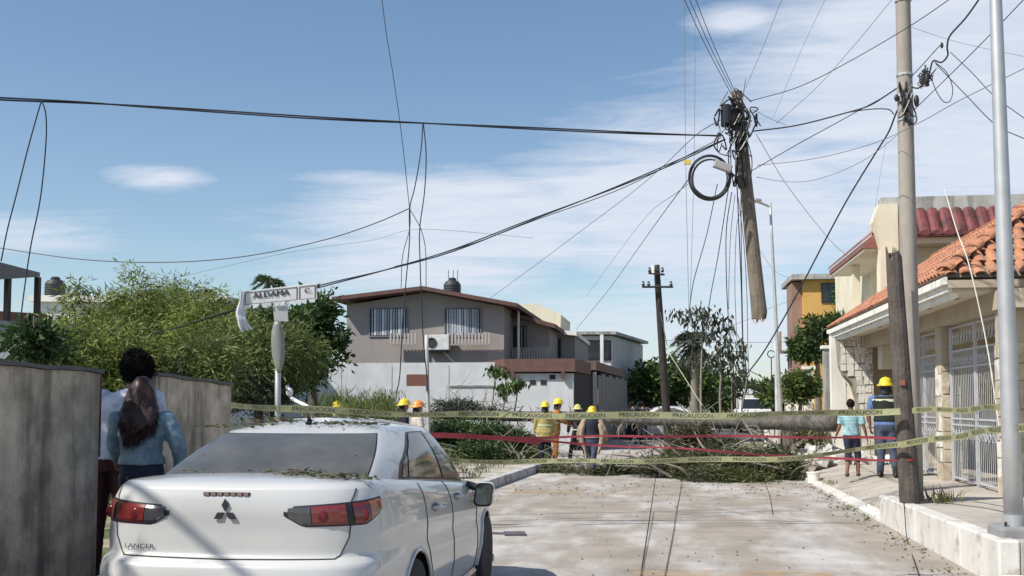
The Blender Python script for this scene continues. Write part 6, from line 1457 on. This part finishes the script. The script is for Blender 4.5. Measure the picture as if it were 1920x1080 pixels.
        if D < 12:   # strands lying over the hair mass
            gg = rg(); nv_ = len(hm_.vertices); kk = gg.integers(0, nv_, 5200); co_ = np.array([hm_.vertices[int(i)].co[:] for i in kk]); no_ = np.array([hm_.vertices[int(i)].normal[:] for i in kk])
            if long_hair: dr = no_*.12+gg.normal(size=co_.shape)*.10+np.array([0, 0, -1.0]); ln_, wd_ = .10, .005
            else: dr = no_*.7+gg.normal(size=co_.shape)*.6; ln_, wd_ = .030, .007
            add('hair_strands', leafmesh(co_-no_*.004, dr, ln_, wd_, seedc[0], .3), hair)['kind'] = 'stuff'
        add('hair', remesh(m, .018, .014 if afro > 1.05 or long_hair else .007), hair)
    return t
denim = cloth('denim', (.15, .225, .28), col2=(.24, .32, .37), thr=(.45, .6), sc2=5); whitesh = cloth('white_shirt', (.55, .57, .66)); maroonp = cloth('maroon', (.055, .012, .016)); navy = cloth('navy', (.018, .022, .045))
# the two onlookers at the wall
person('woman with long auburn hair and denim jacket peering round the boundary wall', 268, 702, 8.25, .2, face=R(12), top=denim, top_lo=1.02, flare=.10, bulk=1.06, sleeve=1.0, pants=navy, hair=haira, long_hair=True, afro=1.04,
       LE=(-.26, .12, 1.18), LW=(-.30, .30, 1.05), RE=(.31, .0, 1.15), RW=(.29, .10, .93), lean=(-.02, .05), shoes=whitem, skinm=skin_d)
person('dark curly haired man in white shirt and maroon trousers half hidden behind the wall end', 212, 662, 8.75, .2, face=R(8), top=whitesh, top_lo=.92, sleeve=.42, bulk=1.12, flare=.05, pants=maroonp, hair=hairb, afro=1.22,
       LE=(-.30, .03, 1.14), LW=(-.12, .22, 1.10), RE=(.28, .08, 1.15), RW=(.25, .2, .95), LA=(-.13, 0, .08), LK=(-.12, .02, .48), lean=(.17, 0), skinm=skin_d)
tan = cloth('tan_gear', (.34, .255, .185)); ygear = cloth('yellow_gear', (.40, .33, .12)); ogear = cloth('orange_gear', (.45, .17, .04)); jeans = cloth('jeans', (.055, .075, .12)); navy2 = cloth('navy_uniform', (.012, .014, .03)); black = cloth('black_vest', (.012, .016, .013)); cyan = cloth('cyan_shirt', (.22, .42, .46), col2=(.36, .54, .57), thr=(.48, .52), sc2=3, stretch=(.2, .2, 8)); blue = cloth('light_blue', (.11, .18, .36)); palegear = cloth('pale_shirt', (.55, .48, .44))
FF = 'firefighters in yellow helmets around the fallen trunk'
person('firefighter seen from behind in the middle of the street, tan jacket hanging open', 1110, 760, 24, 0, face=R(-4), top=navy2, sleeve_mat=tan, pants=jeans, hat=helm_y, strips=((1.0, .05, tan),), LE=(-.34, -.02, 1.16), LW=(-.36, .06, .90), RE=(.34, -.02, 1.16), RW=(.36, .06, .90), LA=(-.03, .22, .20), LK=(-.08, .22, .52), RA=(.02, -.06, .08), RK=(.04, .0, .5), tailc=tan, bulk=1.12)
person('firefighter in long yellow coat seen from behind, leftmost at the trunk', 1022, 751, 28.2, 0, face=R(6), top=ygear, top_lo=.68, flare=.12, pants=navy2, hat=helm_y, strips=((1.12, .05, reflm), (.76, .05, reflm)), bulk=1.25)
person('firefighter in orange brown gear facing right, beside the yellow coated one', 1040, 744, 29.2, 0, face=R(-80), top=ogear, top_lo=.75, flare=.06, pants=ogear, hat=helm_y, strips=((1.1, .05, reflm),), LE=(-.22, .15, 1.18), LW=(-.15, .35, 1.15), RE=(.22, .15, 1.18), RW=(.15, .33, 1.08), bulk=1.12, lean=(0, .08))
person('firefighter in dark clothes and pale helmet standing with legs apart', 1083, 757, 30, 0, face=R(15), top=navy2, pants=navy2, hat=helm_p, LA=(-.24, .05, .08), LK=(-.18, .05, .48), RA=(.26, -.05, .08), RK=(.19, 0, .48), strips=((1.0, .04, reflm),))
person('firefighter with yellow helmet bent low behind the car roof on the left', 632, 752, 24, .1, face=R(30), top=ygear, top_lo=.8, pants=ygear, hat=helm_y, height=1.58)
person('firefighter whose yellow helmet shows just left of the brown sign pole', 757, 748, 22, .1, face=R(-70), top=navy2, pants=navy2, hat=helm_y, height=1.62)
person('worker in orange helmet and pale shirt behind the car, by the brown sign pole', 783, 752, 20.5, .1, face=R(-60), top=palegear, pants=jeans, hat=helm_o, height=1.58, sleeve=.45)
PO = 'dark uniformed men standing far down the street'
person('left one of two dark uniformed men far down the street', 1187, 762, 42, 0, face=R(20), top=navy2, pants=navy2, hair=hairb, group=PO, bulk=1.15, height=1.7, vox=.03)
person('right one of two dark uniformed men far down the street', 1205, 762, 42.6, 0, face=R(-25), top=navy2, pants=navy2, hair=hairb, group=PO, bulk=1.15, height=1.7, vox=.03)
person('man in yellow helmet, black vest and blue jeans standing on the right pavement', 1661, 705, 19.3, .275, face=R(-20), top=blue, sleeve=.42, vest=black, pants=jeans, hat=helm_y, bulk=1.22, strips=((1.38, .05, reflm), (1.17, .045, reflm)), LE=(-.30, .02, 1.15), LW=(-.30, .12, .92), RE=(.28, .1, 1.15), RW=(.15, .28, 1.05), LA=(-.13, .05, .08), RA=(.15, -.02, .08))
person('young person in light cyan shirt and dark cropped trousers walking on the right pavement', 1595, 747, 19.6, .27, face=R(-15), top=cyan, sleeve=.40, pants=navy, pants_lo=.28, hair=hairb, LE=(-.26, -.03, 1.12), LW=(-.34, .02, .90), RE=(.28, -.02, 1.12), RW=(.33, .05, .88), LA=(-.10, -.10, .08), LK=(-.07, .0, .48), RA=(.12, .12, .08), RK=(.12, .12, .5), shoes=M('sandal', (.08, .06, .05), .8), skinm=skin_d, bulk=1.05, afro=.98)
